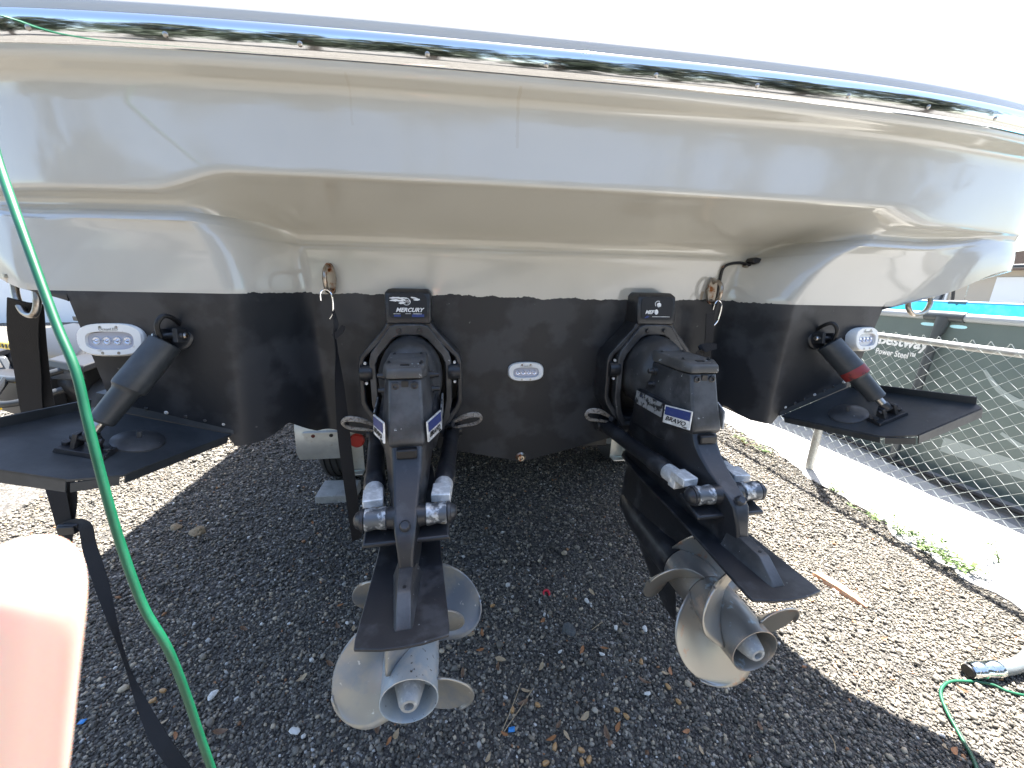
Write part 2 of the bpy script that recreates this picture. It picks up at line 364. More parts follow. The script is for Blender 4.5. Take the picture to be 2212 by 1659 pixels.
HULLSIDE = TOP+[(.045, 1.785), (.046, 1.748), (.0465, 1.738), (.047, 1.731), (.0475, 1.727), (.048, 1.724), (.049, 1.716), (.050, 1.702), (.051, 1.690), (.052, 1.684), (.052, 1.676), (.050, 1.664), (.048, 1.650), (.046, 1.635), (.043, 1.61), (.040, 1.58), (.037, 1.53), (.036, 1.47)]
NT = len(TOP)
def finer(P, n=3):                   # more rows below the break, same shape
    Q = P[NT:]; out = []
    for a, b in zip(Q[:-1], Q[1:]): out += [(lerp(a[0], b[0], k/n), lerp(a[1], b[1], k/n)) for k in range(n)]
    return P[:NT]+out+[Q[-1]]
CEN, SID, HULLSIDE = finer(CEN), finer(SID), finer(HULLSIDE)
def hull_rows(star):
    cols = []
    half = HALF_R if star else HALF_L
    nh = len(half)
    for i, p in enumerate(half):
        t = (half[min(i+1, nh-1)]-half[max(i-1, 0)]).normalized()
        if i == 0: t = Vector((1, 0, 0))
        nrm = Vector((-t.y, t.x, 0))
        pts = []
        for k in range(len(CEN)):
            a = (k-NT)/(len(CEN)-1-NT) if k >= NT else 0     # 0 at the break .. 1 at the paint line
            lo, hi = (lerp(1.20, .80, a**.75), lerp(1.46, .93, a**.75)) if star else (lerp(.85, .77, a), lerp(1.08, .93, a))
            wq = sstep(lo, hi, p.x) if p.y < 1.32 else 1
            corner = sstep(1.36, 1.80, p.x) if p.y < 1.4 else 1
            c, s_, h_ = CEN[k], SID[k], HULLSIDE[k]
            sn, sz = lerp(s_[0], h_[0], corner), lerp(s_[1], h_[1], corner)
            if k >= NT and corner < 1 and p.y < 1.4:           # lower side face lies in one plane with the box below it
                tgt = lerp(yrail(p.x)+.055, 1.225, max(0, (a-.65)/.35)); sn2 = tgt-p.y
                if a > .66: sn = lerp(max(sn2, .03), h_[0], corner)
            nn, zz = lerp(c[0], sn, wq), lerp(c[1], sz, wq)
            if k >= NT:
                zk = 1.735; dzp = .13*(sstep(1.33, 1.85, p.x) if p.y < 1.6 else 1)
                if zz < zk: zz = zk+(zz-zk)*(zk-1.47-dzp)/(zk-1.47)
            sheer = sstep(1.6, 6, p.y)*.35
            q = p+nrm*nn
            if i == 0: q.x = 0
            pts.append(Vector((q.x, q.y, zz+sheer*max(0, (zz-1.47)/.6))))
        cols.append(pts)
    return cols
cols = hull_rows(True); colsL = hull_rows(False)
def shear(q): return Vector((q.x, q.y-SHEAR*q.x*max(min(1, max(0, (q.z-1.47)/.25)), sstep(1.32, 1.65, abs(q.x)))*(1-sstep(2, 4, q.y)), q.z))
allc = [[Vector((-q.x, q.y, q.z)) for q in c] for c in reversed(colsL[1:])]+cols
allc = [[shear(q) for q in c] for c in allc]
hm = MB(); nr = len(CEN)
L0 = lambda v: (v.x, v.y-1.45, v.z)
vs = [L0(q) for c in allc for q in c]; fs = []
for i in range(len(allc)-1):
    for k in range(nr-1): fs.append((i*nr+k, i*nr+k+1, (i+1)*nr+k+1, (i+1)*nr+k))
hm.add(vs, fs)
# deck sheet behind the rail
dk = [L0(c[0]) for c in allc]; hm.add(dk, [tuple(range(len(dk)))])
# --- below the paint line: transom well and the two boxes beside it
XO = 1.305
def zbot(x):
    x = abs(x); return interp(x, [0, .80, .86, .90, .93, 1.0, 1.02, 1.30, 1.5], [.772, .965, 1.03, 1.0, .985, .980, 1.025, 1.128, 1.2])
def tplane(z): return 1.436+(1.47-z)*.085
def bplane(x, z, ytop): return ytop+(1.47-z)*.15
NB = 16
def lower_cols(cols):
    scol = [c for c in cols if c[-1].x < XO and c[-1].y < 1.6]; lx = []
    for c in scol:
        q = c[-1]; x = q.x; col_ = []
        for k in range(NB+1):
            t = k/NB; xs_ = x+.055*t*sstep(.80, .92, x)*(1-sstep(1.0, 1.3, x)); zb = zbot(xs_); z = lerp(q.z, zb, t)
            wq = sstep(.815, .90, x); yc = q.y+(1.47-z)*lerp(.085, .15, wq)
            col_.append(Vector((xs_, yc, z)))
        lx.append(col_)
    return scol, lx
scolR, lxR = lower_cols(cols); scolL, lxL = lower_cols(colsL)
al = [[Vector((-q.x, q.y, q.z)) for q in c] for c in reversed(lxL[1:])]+lxR
nb = NB+1; vs = [L0(q) for c in al for q in c]; fs = []
for i in range(len(al)-1):
    for k in range(nb-1): fs.append((i*nb+k, i*nb+k+1, (i+1)*nb+k+1, (i+1)*nb+k))
hm.add(vs, fs)
# --- bottom skin running forward from the lower edge, box outer wall, chine flat
bot = [c[-1] for c in al]; nbt = len(bot)
fw = [Vector((q.x, 6.5, q.z+.02)) for q in bot]; bw = [Vector((q.x*.1, 11.3, 1.7)) for q in bot]
vs = [L0(q) for q in bot+fw+bw]; hm.add(vs, [(i, i+1, nbt+i+1, nbt+i) for i in range(nbt-1)]+[(nbt+i, nbt+i+1, 2*nbt+i+1, 2*nbt+i) for i in range(nbt-1)])
for sgn in (-1, 1):
    lx, scol, cs_ = (lxR, scolR, cols) if sgn > 0 else (lxL, scolL, colsL)
    edge = lx[-1]; e0 = [Vector((sgn*q.x, q.y, q.z)) for q in edge]; e1 = [Vector((sgn*q.x, 6.5, q.z)) for q in edge]
    hm.add([L0(q) for q in e0+e1], [(i, i+1, nb+i+1, nb+i) for i in range(nb-1)])
    oc = [shear(Vector((sgn*c[-1].x, c[-1].y, c[-1].z))) for c in cs_[len(scol)-1:] if c[-1].y < 6.5]
    inn = [Vector((sgn*edge[0].x, max(edge[0].y, q.y), edge[0].z-.022)) for q in oc]
    hm.add([L0(q) for q in oc+inn], [(i, i+1, len(oc)+i+1, len(oc)+i) for i in range(len(oc)-1)])
hull = hm.build('hull', M_hull, boat, ang=48)
bpy.context.view_layer.update()
bm = bmesh.new(); bm.from_mesh(hull.data); bmesh.ops.remove_doubles(bm, verts=bm.verts, dist=.0008); bmesh.ops.recalc_face_normals(bm, faces=bm.faces); bm.to_mesh(hull.data); bm.free()
hull.data.set_sharp_from_angle(angle=R(48))
# --- cockpit structure forward of the platform
ck = MB()
for (x0, x1, y0, y1, z0, z1) in ((-1.38, 1.38, 2.35, 2.5, 2.12, 2.46), (-1.52, -1.36, 2.35, 6.2, 2.12, 2.55), (1.36, 1.52, 2.35, 6.2, 2.12, 2.55)):
    ck.box(((x0+x1)/2, (y0+y1)/2-1.45, (z0+z1)/2), (x1-x0, y1-y0, z1-z0), taper=(.98, .98))
ck.build('cockpit_coaming', M_gel, boat, bevel=.03, seg=3)
ca = MB(); ca.loft([[(-1.3*s, 6.3-1.45+dy, z), (1.3*s, 6.3-1.45+dy, z), (.7*s, 10-1.45-dy, z), (-.7*s, 10-1.45-dy, z)] for s, dy, z in ((1, 0, 2.1), (.98, .05, 2.6), (.8, .9, 2.95))])
ca.build('cabin', M_gel, boat, bevel=.05, seg=3)
# --- chrome rub rail
RPR = [p for p in HALF_R if p.y < 7.5]; RPL = [p for p in HALF_L if p.y < 7.5]
def railpt(RP, p, i, nn, z):
    nh = len(RP); t = (RP[min(i+1, nh-1)]-RP[max(i-1, 0)]).normalized()
    if i == 0: t = Vector((1, 0, 0))
    q = p+Vector((-t.y, t.x, 0))*nn; sheer = sstep(1.6, 6, p.y)*.35
    return Vector((q.x if i else 0, q.y-1.45, z+sheer))
RPROF = [(.006, 2.0845)]+[(.004-.0135*math.sin(a*math.pi/20), 2.062+.0225*math.cos(a*math.pi/20)) for a in range(0, 11)]+[(-.0085, 2.054), (-.0070, 2.045), (-.0050, 2.036), (-.0025, 2.028), (.0, 2.0225), (.002, 2.020), (.006, 2.0195)]
rc = [[railpt(RPR, p, i, a, z) for a, z in RPROF] for i, p in enumerate(RPR)]; rcl = [[railpt(RPL, p, i, a, z) for a, z in RPROF] for i, p in enumerate(RPL)]
ra = [[Vector((-q.x, q.y, q.z)) for q in c] for c in reversed(rcl[1:])]+rc
ra = [[Vector((q.x, q.y-SHEAR*q.x*(1-sstep(2, 4, q.y+1.45)), q.z)) for q in c] for c in ra]
rm = MB(); nn_ = len(RPROF)
rm.add([q for c in ra for q in c], [(i*nn_+k, i*nn_+k+1, (i+1)*nn_+k+1, (i+1)*nn_+k) for i in range(len(ra)-1) for k in range(nn_-1)])
rail = rm.build('rub_rail', M_chrome, boat, ang=60)
# screws at even spacing along the rail
RP = RPR; arc = [0]
for a, b in zip(RP[:-1], RP[1:]): arc.append(arc[-1]+(b-a).length)
sm = None
for k in range(-8, 11):
    s_ = -.045+.289*k; sg = 1 if s_ > 0 else -1
    x = interp(abs(s_), arc, [p.x for p in RP]); y = interp(abs(s_), arc, [p.y for p in RP])
    x2 = interp(abs(s_)+.02, arc, [p.x for p in RP]); y2 = interp(abs(s_)+.02, arc, [p.y for p in RP])
    t = Vector((x2-x, y2-y, 0)).normalized(); nrm = Vector((t.y, -t.x, 0))          # outward
    if sm is None:
        b_ = MB(); b_.lathe((0, 0, 0), (0, 0, .0042), [(0, .0062), (.4, .006), (.75, .0045), (1, .0012)], 14)
        b_.box((0, 0, .0036), (.006, .0013, .0016)); b_.box((0, 0, .0035), (.0013, .006, .0016))
        sc_ = b_.build('screw', M_steel, rail); sm = sc_
    else: sc_ = sm.copy(); col.objects.link(sc_)
    nrm = (nrm+Vector((0, 0, -.45))).normalized()
    pos = Vector((x, y, 2.043))+Vector((t.y, -t.x, 0))*.0058
    if sg < 0: pos.x *= -1; nrm.x *= -1
    pos.y -= SHEAR*pos.x
    sc_.location = (pos.x, pos.y-1.45, pos.z); sc_.rotation_euler = (nrm.to_track_quat('Z', 'Y') @ Quaternion((0, 0, 1), random.uniform(0, 1.5))).to_euler()
# --- underwater lights
def uw_light(c, w_, h_, tilt, yawz=0, name='underwater_light', deep=0):
    M = Matrix.Translation(bl(c)) @ Matrix.Rotation(yawz, 4, 'Z') @ Matrix.Rotation(tilt, 4, 'X')
    b = MB(); o1 = oval(w_/2, h_/2, 32, 2.9); o2 = oval(w_/2*.95, h_/2*.92, 32, 2.9); i1 = oval(w_*.36, h_*.27, 32, 3.4)
    n = 32
    vs = [(x, deep, z) for x, z in o1]+[(x, -.010, z) for x, z in o1]+[(x, -.016, z) for x, z in o2]+[(x, -.016, z-.003) for x, z in i1]+[(x, -.006, z-.003) for x, z in i1]
    fs = []
    for k in range(4):
        for i in range(n): fs.append((k*n+i, k*n+(i+1) % n, (k+1)*n+(i+1) % n, (k+1)*n+i))
    b.add(vs, fs, M); r_ = b.build(name, M_bezel, boat, ang=35)
    l_ = MB(); l_.add([(x, -.007, z-.003) for x, z in i1], [tuple(range(n))], M); l_.build('lens', M_lens, r_)
    for k in range(4):
        x = (k-1.5)*w_*.155; q = MB(); q.lathe(M @ Vector((x, -.0065, -.003)), M @ Vector((x, -.0135, -.003)), [(0, w_*.068), (.5, w_*.066), (.55, w_*.05), (.3, w_*.03), (.6, w_*.02), (.9, w_*.008)], 14)
        q.build('led', M_led, r_)
    for sx in (-.12, .12):
        for sz in (.36, -.40): MB().lathe(M @ Vector((sx*w_, -.0155, sz*h_)), M @ Vector((sx*w_, -.0172, sz*h_)), [(0, .0042), (1, .0036)], 10).build('screw', M_steel, r_)
    text('lettering', 'OceanLED', .011, M @ Matrix.Translation((0, -.0165, h_*.30)) @ Matrix.Rotation(R(90), 4, 'X'), M_post, r_)
    return r_
uw_light((-.034, tplane(1.18)-.004, 1.181), .142, .076, R(-5))
uw_light((-1.262, 1.243, 1.342), .168, .094, R(-8.5), R(-2))
uw_light((1.222, 1.232, 1.338), .132, .090, R(-8.5), R(10), deep=.02)
# --- eyes and U-bolts
def eye_bolt(c, s):
    b = MB(); c = bl(c); y = c.y
    b.lathe(c+Vector((0, .012, 0)), c+Vector((0, -.004, 0)), [(0, .019), (1, .018)], 18)
    o = b.build('stern_eye', M_rustst, boat)
    b = MB(); b.tube([c+Vector((0, 0, .03)), c+Vector((0, -.022, .038)), c+Vector((0, -.05, .022)), c+Vector((0, -.056, -.006)), c+Vector((0, -.044, -.034)), c+Vector((0, -.018, -.042)), c+Vector((0, 0, -.034))], .0072, 10)
    b.build('ring', M_rustst, o)
    b = MB(); b.add([(x, .001, z) for x, z in oval(.02, .052, 20)]+[(x, -.005, z) for x, z in oval(.018, .05, 20)], [tuple(range(20, 40))]+[(i, (i+1) % 20, 20+(i+1) % 20, 20+i) for i in range(20)], Matrix.Translation(c)); b.build('backing_plate', M_rustst, o)
    return o
EYEL, EYER = Vector((-.722, 1.424, 1.52)), Vector((.701, 1.424, 1.502))
eye_bolt(EYEL, -1); eye_bolt(EYER, 1)
def u_bolt(a, b_, drop):
    a, b_ = bl(a), bl(b_); d = Vector((0, -.012, -drop)); m = (a+b_)/2
    o = MB(); o.tube([a+Vector((0, 0, .03)), a, a+d*.55, m+d+(a-m)*.62, m+d*1.12, m+d+(b_-m)*.62, b_+d*.55, b_, b_+Vector((0, 0, .03))], .0085, 12)
    r_ = o.build('tow_eye', M_steel, boat)
    for q in (a, b_): MB().lathe(q+Vector((0, 0, .014)), q+Vector((0, 0, -.008)), [(0, .019), (.4, .0195), (.6, .015), (1, .014)], 14).build('collar', M_steel, r_)
    return r_
UL1, UL2 = at(30, 604, Y=1.27), at(76, 618, Y=1.25); UR1, UR2 = at(1963, 648, Y=1.25), at(2010, 638, Y=1.27)
u_bolt(UL1, UL2, .075); u_bolt(UR1, UR2, .055)
# drain plug
dp = bl((-.037, tplane(.80)-.002, .795)); b = MB(); b.lathe(dp+Vector((0, .01, 0)), dp+Vector((0, -.012, 0)), [(0, .024), (.5, .022), (.7, .014), (1, .013), (1, .008), (.7, .007)], 18); part_label(b.build('drain_plug', M_rustst, boat), 'rust stained bronze drain plug low on the transom')
# speed sensor cable and pick-up
ty = lambda z: tplane(z)-.008
from mathutils.bvhtree import BVHTree
_bvh = BVHTree.FromPolygons([v.co[:] for v in hull.data.vertices], [p.vertices[:] for p in hull.data.polygons])
def on_hull(x, y, off=.006):
    d = ray(x, y).normalized(); h = _bvh.ray_cast(bl(CAMLOC), d); return h[0]-d*off
cp = [(1543, 665), (1550, 630), (1556, 600), (1562, 580), (1575, 571), (1598, 568), (1616, 572), (1622, 571)]
b = MB(); b.tube([on_hull(x, y, .008) for x, y in cp], .0055, 8); cab = b.build('sensor_cable', M_dark, boat)
pk = on_hull(1633, 563, .022); b = MB(); b.loft([[pk+Vector((x*s, y, z*s)) for x, z in ((-.022, -.004), (-.004, -.014), (.016, -.008), (.022, .008), (.0, .012), (-.016, .008))] for s, y in ((1, .03), (1, 0), (.8, -.006))]); b.build('speed_pickup', M_dark, cab, bevel=.002)
for q in ((1562, 577), (1612, 575)): 
    c = on_hull(*q, .002); MB().lathe(c+Vector((0, .015, 0)), c+Vector((0, -.008, 0)), [(0, .008), (1, .006)], 10).build('cable_clip', M_rustst, cab)
# --- trim tabs
def trim_tab(H1, H2, A1, up, lo, red, side):
    H1, H2, A1 = bl(H1), bl(H2), bl(A1); e1 = H2-H1; e2 = A1-H1; Lw = e1.length*1.07; La = e2.length
    ex = e1.normalized(); ey = (e2-ex*e2.dot(ex)).normalized(); ez = ex.cross(ey) if side < 0 else ey.cross(ex)
    ez = ez if ez.z > 0 else -ez
    sk = e2.dot(ex)                                     # skew of the aft end
    P = lambda u, v, h=0: H1+ex*(u*Lw+sk*v)+ey*(v*e2.dot(ey))+ez*h
    t = .006; b = MB()
    ol = [(0, 0), (1, 0), (1, .93), (.93, 1), (.16, 1), (0, .86)]
    b.add([P(u, v) for u, v in ol]+[P(u, v, -t) for u, v in ol], [tuple(range(6)), tuple(reversed(range(6, 12)))]+[(i, (i+1) % 6, 6+(i+1) % 6, 6+i) for i in range(6)])
    o = b.build('trim_tab', M_black, boat)
    def lip(p, q, h, nm='lip', th=.004, out=None):
        b = MB(); d = (q-p).normalized().cross(ez)*th
        b.add([p, q, q+ez*h, p+ez*h, p+d, q+d, q+d+ez*h, p+d+ez*h], [(0, 1, 2, 3), (7, 6, 5, 4), (0, 4, 5, 1), (1, 5, 6, 2), (2, 6, 7, 3), (3, 7, 4, 0)]); return b.build(nm, M_black, o)
    lip(P(1, .02, -t), P(1, .93, -t), .034); lip(P(0, .03, -t-.022), P(0, .84, -t-.022), .024); lip(P(.17, 1, -t-.03), P(.92, 1, -t-.03), .034); lip(P(.01, .865, -t-.024), P(.15, .995, -t-.03), .026)
    # hinge flange standing against the box
    fl = MB(); up_ = (Vector((0, .14, 1))).normalized()
    a0, a1 = P(-.01, -.01), P(.985, -.01); fl.add([a0, a1, a1+up_*.045, a0+up_*.045, a0+Vector((0, .06, 0)), a1+Vector((0, .06, 0)), a1+up_*.045+Vector((0, .06, 0)), a0+up_*.045+Vector((0, .06, 0))], [(0, 1, 2, 3), (7, 6, 5, 4), (0, 4, 5, 1), (1, 5, 6, 2), (2, 6, 7, 3), (3, 7, 4, 0)])
    fl.build('hinge', M_black, o)
    for k in range(7):
        c = P(.06+k*.145, -.012)+up_*(.028); MB().lathe(c+Vector((0, .004, 0)), c+Vector((0, -.006, 0)), [(0, .007), (.6, .0065), (1, .004)], 10).build('rivet', M_driveworn if k % 3 else M_alu, o)
    # anode disc
    c = P(.33, .40); b = MB(); b.lathe(c-ez*.001, c+ez*.016, [(0, .058), (.35, .057), (.7, .045), (1, .012)], 26); an = b.build('anode', M_driveworn, o)
    MB().lathe(c+ez*.012, c+ez*.034, [(0, .007), (1, .006)], 8).build('stud', M_driveworn, o)
    # lower bracket and actuator
    up, lo = bl(up), bl(lo); d0 = (lo-H1); dd = lo-ez*(d0.dot(ez)); base = dd
    br = MB(); mt = basis(base, ex, ey, ez)
    br.box((0, 0, .007), (.105, .05, .012), mt, taper=(.94, .9)); br.box((-.02, 0, .03), (.010, .034, .042), mt, taper=(1, .5)); br.box((.02, 0, .03), (.010, .034, .042), mt, taper=(1, .5))
    br.cyl(mt @ Vector((-.032, 0, .038)), mt @ Vector((.032, 0, .038)), .008, n=10)
    for sx in (-.042, .042): br.cyl(mt @ Vector((sx, 0, .012)), mt @ Vector((sx, 0, .022)), .009, n=8)
    br.build('lower_bracket', M_drive, o, bevel=.001)
    top = up; bt = mt @ Vector((0, 0, .038)); ax = (bt-top); L = ax.length
    MB().lathe(top+ax*.06, bt, [(0, .030), (.006, .038), (.012, .0395), (.47, .0395), (.50, .0385), (.52, .033), (.545, .0300), (.83, .0275), (.845, .024), (.85, .016)], 26).build('actuator', M_black, o, ang=30)
    MB().cyl(top+ax*.85, top+ax*.95, .0125, n=14).build('rod', M_steel, o)
    MB().lathe(top+ax*.93, bt, [(0, .016), (.6, .016), (1, .012)], 12).build('rod_end', M_drive, o)
    if red: part_label(MB().lathe(top+ax*.44, top+ax*.54, [(0, .0399), (.02, .0402), (.95, .0402), (1, .0385)], 26, caps=False).build('painted_band', M_redband, o), 'worn red band round the actuator')
    # upper bracket on the box
    ub = MB(); nb_ = Vector((0, -1, .15)).normalized(); exu = Vector((1, 0, 0)); mtu = basis(top+Vector((0, .028, .0)), exu, nb_, exu.cross(nb_))
    ub.lathe(mtu @ Vector((0, -.012, 0)), mtu @ Vector((0, .004, 0)), [(0, .042), (.7, .042), (1, .036)], 20); ub.box((-.022, .022, 0), (.012, .045, .038), mtu); ub.box((.022, .022, 0), (.012, .045, .038), mtu)
    ub.cyl(mtu @ Vector((-.036, .03, 0)), mtu @ Vector((.036, .03, 0)), .0085, n=10)
    ub.build('upper_bracket', M_drive, o, bevel=.001)
    for sx in (-.038, .038): MB().lathe(mtu @ Vector((sx, .028, 0)), mtu @ Vector((sx*1.12, .028, 0)), [(0, .009), (1, .007)], 8).build('bolt', M_steel, o)
    hs = top+Vector((0, .01, .012)); k = -side
    MB().tube([hs+Vector((k*.012, .03, .01)), hs+Vector((k*.016, -.01, .04)), hs+Vector((k*.008, -.034, .048)), hs+Vector((-k*.004, -.045, .025)), hs+Vector((-k*.008, -.036, -.01))], .0065, 8).build('hydraulic_hose', M_dark, o)
    return o
tl = trim_tab(at(500, 938, Y=1.284), at(224, 884, Y=1.264), at(212, 1046, Y=.955), at(368, 728, Y=1.215), at(187, 976, Y=1.06), False, -1)
tr = trim_tab(at(1688, 898, Y=1.284), at(1824, 840, Y=1.264), at(1952, 952, Y=.955), at(1782, 733, Y=1.215), at(1916, 908, Y=1.06), True, 1)

# ------------------------------------------------------------------ sterndrives
def rz_loop(pts): return pts
def sterndrive(piv, t, label, hubm, bladem, kind):
    root = tag(empty('sterndrive', (piv[0], piv[1], 0), R(t)), label, 'sterndrive', 'twin sterndrives on the transom')
    V = lambda s, r, z: Vector((s, -r, z))
    # ---- fixed gimbal housing (does not steer)
    T = R(t); inv = Matrix.Rotation(-T, 4, 'Z')
    def fixed(mb, nm, m, par=root, **k):
        mb.v = [tuple(inv @ Vector(v)) for v in mb.v]; return mb.build(nm, m, par, **k)
    yt = tplane(1.2)-piv[1]                                 # transom in local y
    def loop(pts): return [(x, z) for x, z in pts]+[(-x, z) for x, z in reversed(pts)]
    outer = loop([(.072, 1.385), (.085, 1.362), (.168, 1.268), (.176, 1.24), (.176, 1.10), (.166, 1.07), (.125, 1.01), (.08, .985)])
    inner = loop([(.045, 1.372), (.058, 1.356), (.150, 1.262), (.158, 1.24), (.158, 1.105), (.148, 1.078), (.112, 1.03), (.07, 1.01)])
    b = MB(); b.frame(outer, inner, yt+.02, -.022); gh = fixed(b, 'gimbal_housing', M_drive, bevel=.005, seg=3, ang=50)
    b = MB(); pl = loop([(.045, 1.372), (.058, 1.356), (.150, 1.262), (.158, 1.24), (.158, 1.105), (.148, 1.078), (.112, 1.03), (.07, 1.01)])
    b.add([(x, yt-.008, z) for x, z in pl], [tuple(range(len(pl)))]); fixed(b, 'housing_back', M_dark, gh)
    b = MB(); b.loft([[(-x, y, z), (x, y, z), (x*1.0, yt+.03, z), (-x, yt+.03, z)] for x, y, z in ((.072, -.028, 1.376), (.075, -.030, 1.395), (.075, -.018, 1.478), (.066, .002, 1.492))]); cap = fixed(b, 'housing_cap', M_drive, gh, bevel=.007, seg=3, ang=50)
    # cap badge
    capM = inv @ basis((0, -.0262, 1.437), (1, 0, 0), (0, .14, 1), Vector((1, 0, 0)).cross(Vector((0, .14, 1))))
    b = MB(); b.add([(x, y, .0004) for x, y in oval(.062, .041, 24, 7)], [tuple(range(24))], capM); b.build('badge_panel', M_dark, gh)
    emb = [(.013*math.cos(a), .012*math.sin(a)) for a in [k*math.pi/12 for k in range(24)]]; em2 = [(x*.82, y*.82) for x, y in emb]
    def flatring(o_, i_, dx, dy, k0, k1, nm, m):
        q = MB(); n = len(o_); q.add([(x+dx, y+dy, .0012) for x, y in o_]+[(x+dx, y+dy, .0012) for x, y in i_], [(i % n, (i+1) % n, n+(i+1) % n, n+i % n) for i in range(k0, k1)], capM); return q.build(nm, m, gh)
    rs = random.Random(3+int(t))
    if kind == 'left':
        flatring(emb, em2, -.004, .014, 0, 24, 'emblem_ring', M_alu)
        text('emblem_letter', 'M', .019, capM @ Matrix.Translation((-.004, .014, .0012)), M_post, gh, shear=.3, bold=.0004)
        text('lettering', 'MERCURY', .0185, capM @ Matrix.Translation((.004, -.0135, .0014)), M_white, gh, shear=.35, bold=.0006, sx=1.05)
        for k in range(9):                                   # torn shreds of a white sticker
            x, y = (-.042+.012*(k % 4), .026-.008*(k//3)) if k < 7 else (.02+.01*(k-7), .027-.006*(k-7)); n = 9
            ws, hs = rs.uniform(.012, .02), rs.uniform(.0018, .0034)
            pg = [(x+ws*math.cos(a)*rs.uniform(.7, 1.2), y+hs*math.sin(a)*rs.uniform(.5, 1.3)+.15*ws*math.cos(a)*(-1 if k % 2 else .4)) for a in [2*math.pi*i/n for i in range(n)]]
            q = MB(); q.add([(a, c, .0009+.0001*k) for a, c in pg], [tuple(range(n))], capM); q.build('sticker_shred', M_white, gh)
        q = MB(); q.add([(a, c, .001) for a, c in ((.012, -.036), (.052, -.036), (.052, -.027), (.012, -.027))], [(0, 1, 2, 3)], capM); q.build('blue_stripe', M_blue, gh)
        q = MB(); q.add([(a, c, .001) for a, c in ((-.046, -.035), (-.024, -.035), (-.024, -.029), (-.046, -.029))], [(0, 1, 2, 3)], capM); q.build('blue_stripe', M_blue, gh)
        for (a, c, ww) in ((-.036, -.0265, .022), (.03, -.0262, .03), (.0, -.026, .018)):
            q = MB(); q.add([(a-ww/2, c, .0012), (a+ww/2, c, .0012), (a+ww/2, c+.0014, .0012), (a-ww/2, c+.0014, .0012)], [(0, 1, 2, 3)], capM); q.build('white_line', M_alu, gh)
    else:
        flatring(emb, em2, .002, .016, 4, 15, 'emblem_ring', M_alu)
        q = MB(); q.add([(.006+.009*math.cos(a)*rs.uniform(.8, 1.15), .013+.0085*math.sin(a)*rs.uniform(.8, 1.15), .0011) for a in [k*.5 for k in range(12)]], [tuple(range(12))], capM); q.build('emblem_patch', M_alu, gh)
        text('lettering', 'MEF', .0185, capM @ Matrix.Translation((-.032, -.014, .0014)), M_white, gh, shear=.35, bold=.0006)
        q = MB(); q.add([(-.004+.0075*math.cos(a), -.013+.0095*math.sin(a), .0012) for a in [k*math.pi/8 for k in range(16)]], [tuple(range(16))], capM); q.build('sticker_shred', M_white, gh)
        q = MB(); q.add([(a, c, .0012) for a, c in ((-.052, -.036), (-.038, -.034), (-.03, -.028), (-.04, -.026))], [(0, 1, 2, 3)], capM); q.build('blue_stripe', M_blue, gh)
        q = MB(); q.add([(a, c, .0012) for a, c in ((-.02, -.031), (.05, -.031), (.05, -.0295), (-.02, -.029))], [(0, 1, 2, 3)], capM); q.build('white_line', M_alu, gh)
    for sx in (-1, 1):
        MB().lathe(inv @ Vector((sx*.168, -.02, 1.21)), inv @ Vector((sx*.128, -.02, 1.21)), [(0, .028), (.6, .03), (1, .026)], 16).build('pivot_boss', M_drive, gh)
        for dz in (-.035, .035): MB().cyl(inv @ Vector((sx*.15, -.026, 1.21+dz)), inv @ Vector((sx*.15, -.034, 1.21+dz)), .005, n=8).build('bolt', M_alu, gh)
    # ---- gimbal ring and bell housing
    b = MB(); ro = loop([(.04, 1.378), (.062, 1.372), (.130, 1.280), (.138, 1.25), (.138, 1.10), (.125, 1.03), (.10, .98)]); ri = loop([(.036, 1.338), (.058, 1.325), (.105, 1.268), (.116, 1.24), (.116, 1.11), (.105, 1.05), (.085, .995)])
    b.frame(ro, ri, .01, -.032); gr_ = b.build('gimbal_ring', M_driveworn, root, bevel=.004, ang=50)
    for sx in (-.034, .034): MB().lathe((sx, -.030, 1.356), (sx, -.040, 1.356), [(0, .0105), (.4, .0105), (.41, .0075), (1, .0065)], 8).build('bolt', M_drive, gr_)
    b = MB(); rings = []
    for r_, a, c in ((-.04, .104, .138), (.0, .106, .140), (.05, .105, .138), (.085, .100, .128), (.11, .090, .112), (.135, .07, .085)):
        rings.append([V(a*math.cos(k*math.pi/14), r_+.02, 1.20+c*math.sin(k*math.pi/14)) for k in range(28)])
    b.loft(rings); b.build('bell_housing', M_driveworn, root)
    # ---- upper gear housing
    def slice_(z, ra, wa, rm, wm, rf, wf, dz=0): return [V(-wa/2, ra, z), V(wa/2, ra, z), V(wm/2, rm, z+dz), V(wf/2, rf, z+dz), V(wf*.36, rf-.05, z+dz), V(-wf*.36, rf-.05, z+dz), V(-wf/2, rf, z+dz), V(-wm/2, rm, z+dz)]
    b = MB(); b.loft([slice_(1.082, .378, .080, .30, .142, .12, .172), slice_(1.096, .387, .090, .305, .150, .12, .178), slice_(1.115, .384, .090, .305, .147, .12, .174), slice_(1.18, .358, .087, .30, .128, .12, .154), slice_(1.262, .333, .083, .298, .110, .13, .126)])
    up = b.build('upper_housing', M_driveworn, root, bevel=.006, seg=3, ang=50)
    b = MB(); b.loft([slice_(1.264, .338, .090, .303, .118, .125, .122), slice_(1.275, .338, .091, .303, .119, .125, .123), slice_(1.288, .335, .087, .300, .114, .128, .116, .005), slice_(1.293, .328, .078, .296, .106, .132, .108, .006)])
    cv = b.build('top_cover', mat('cover_scuffed', (.055, .054, .052), .45, noise=[(12, (.085, .083, .08), .45, .62), (60, (.42, .44, .44), .66, .70)], bump=(70, .1)), root, bevel=.003, seg=2, ang=50)
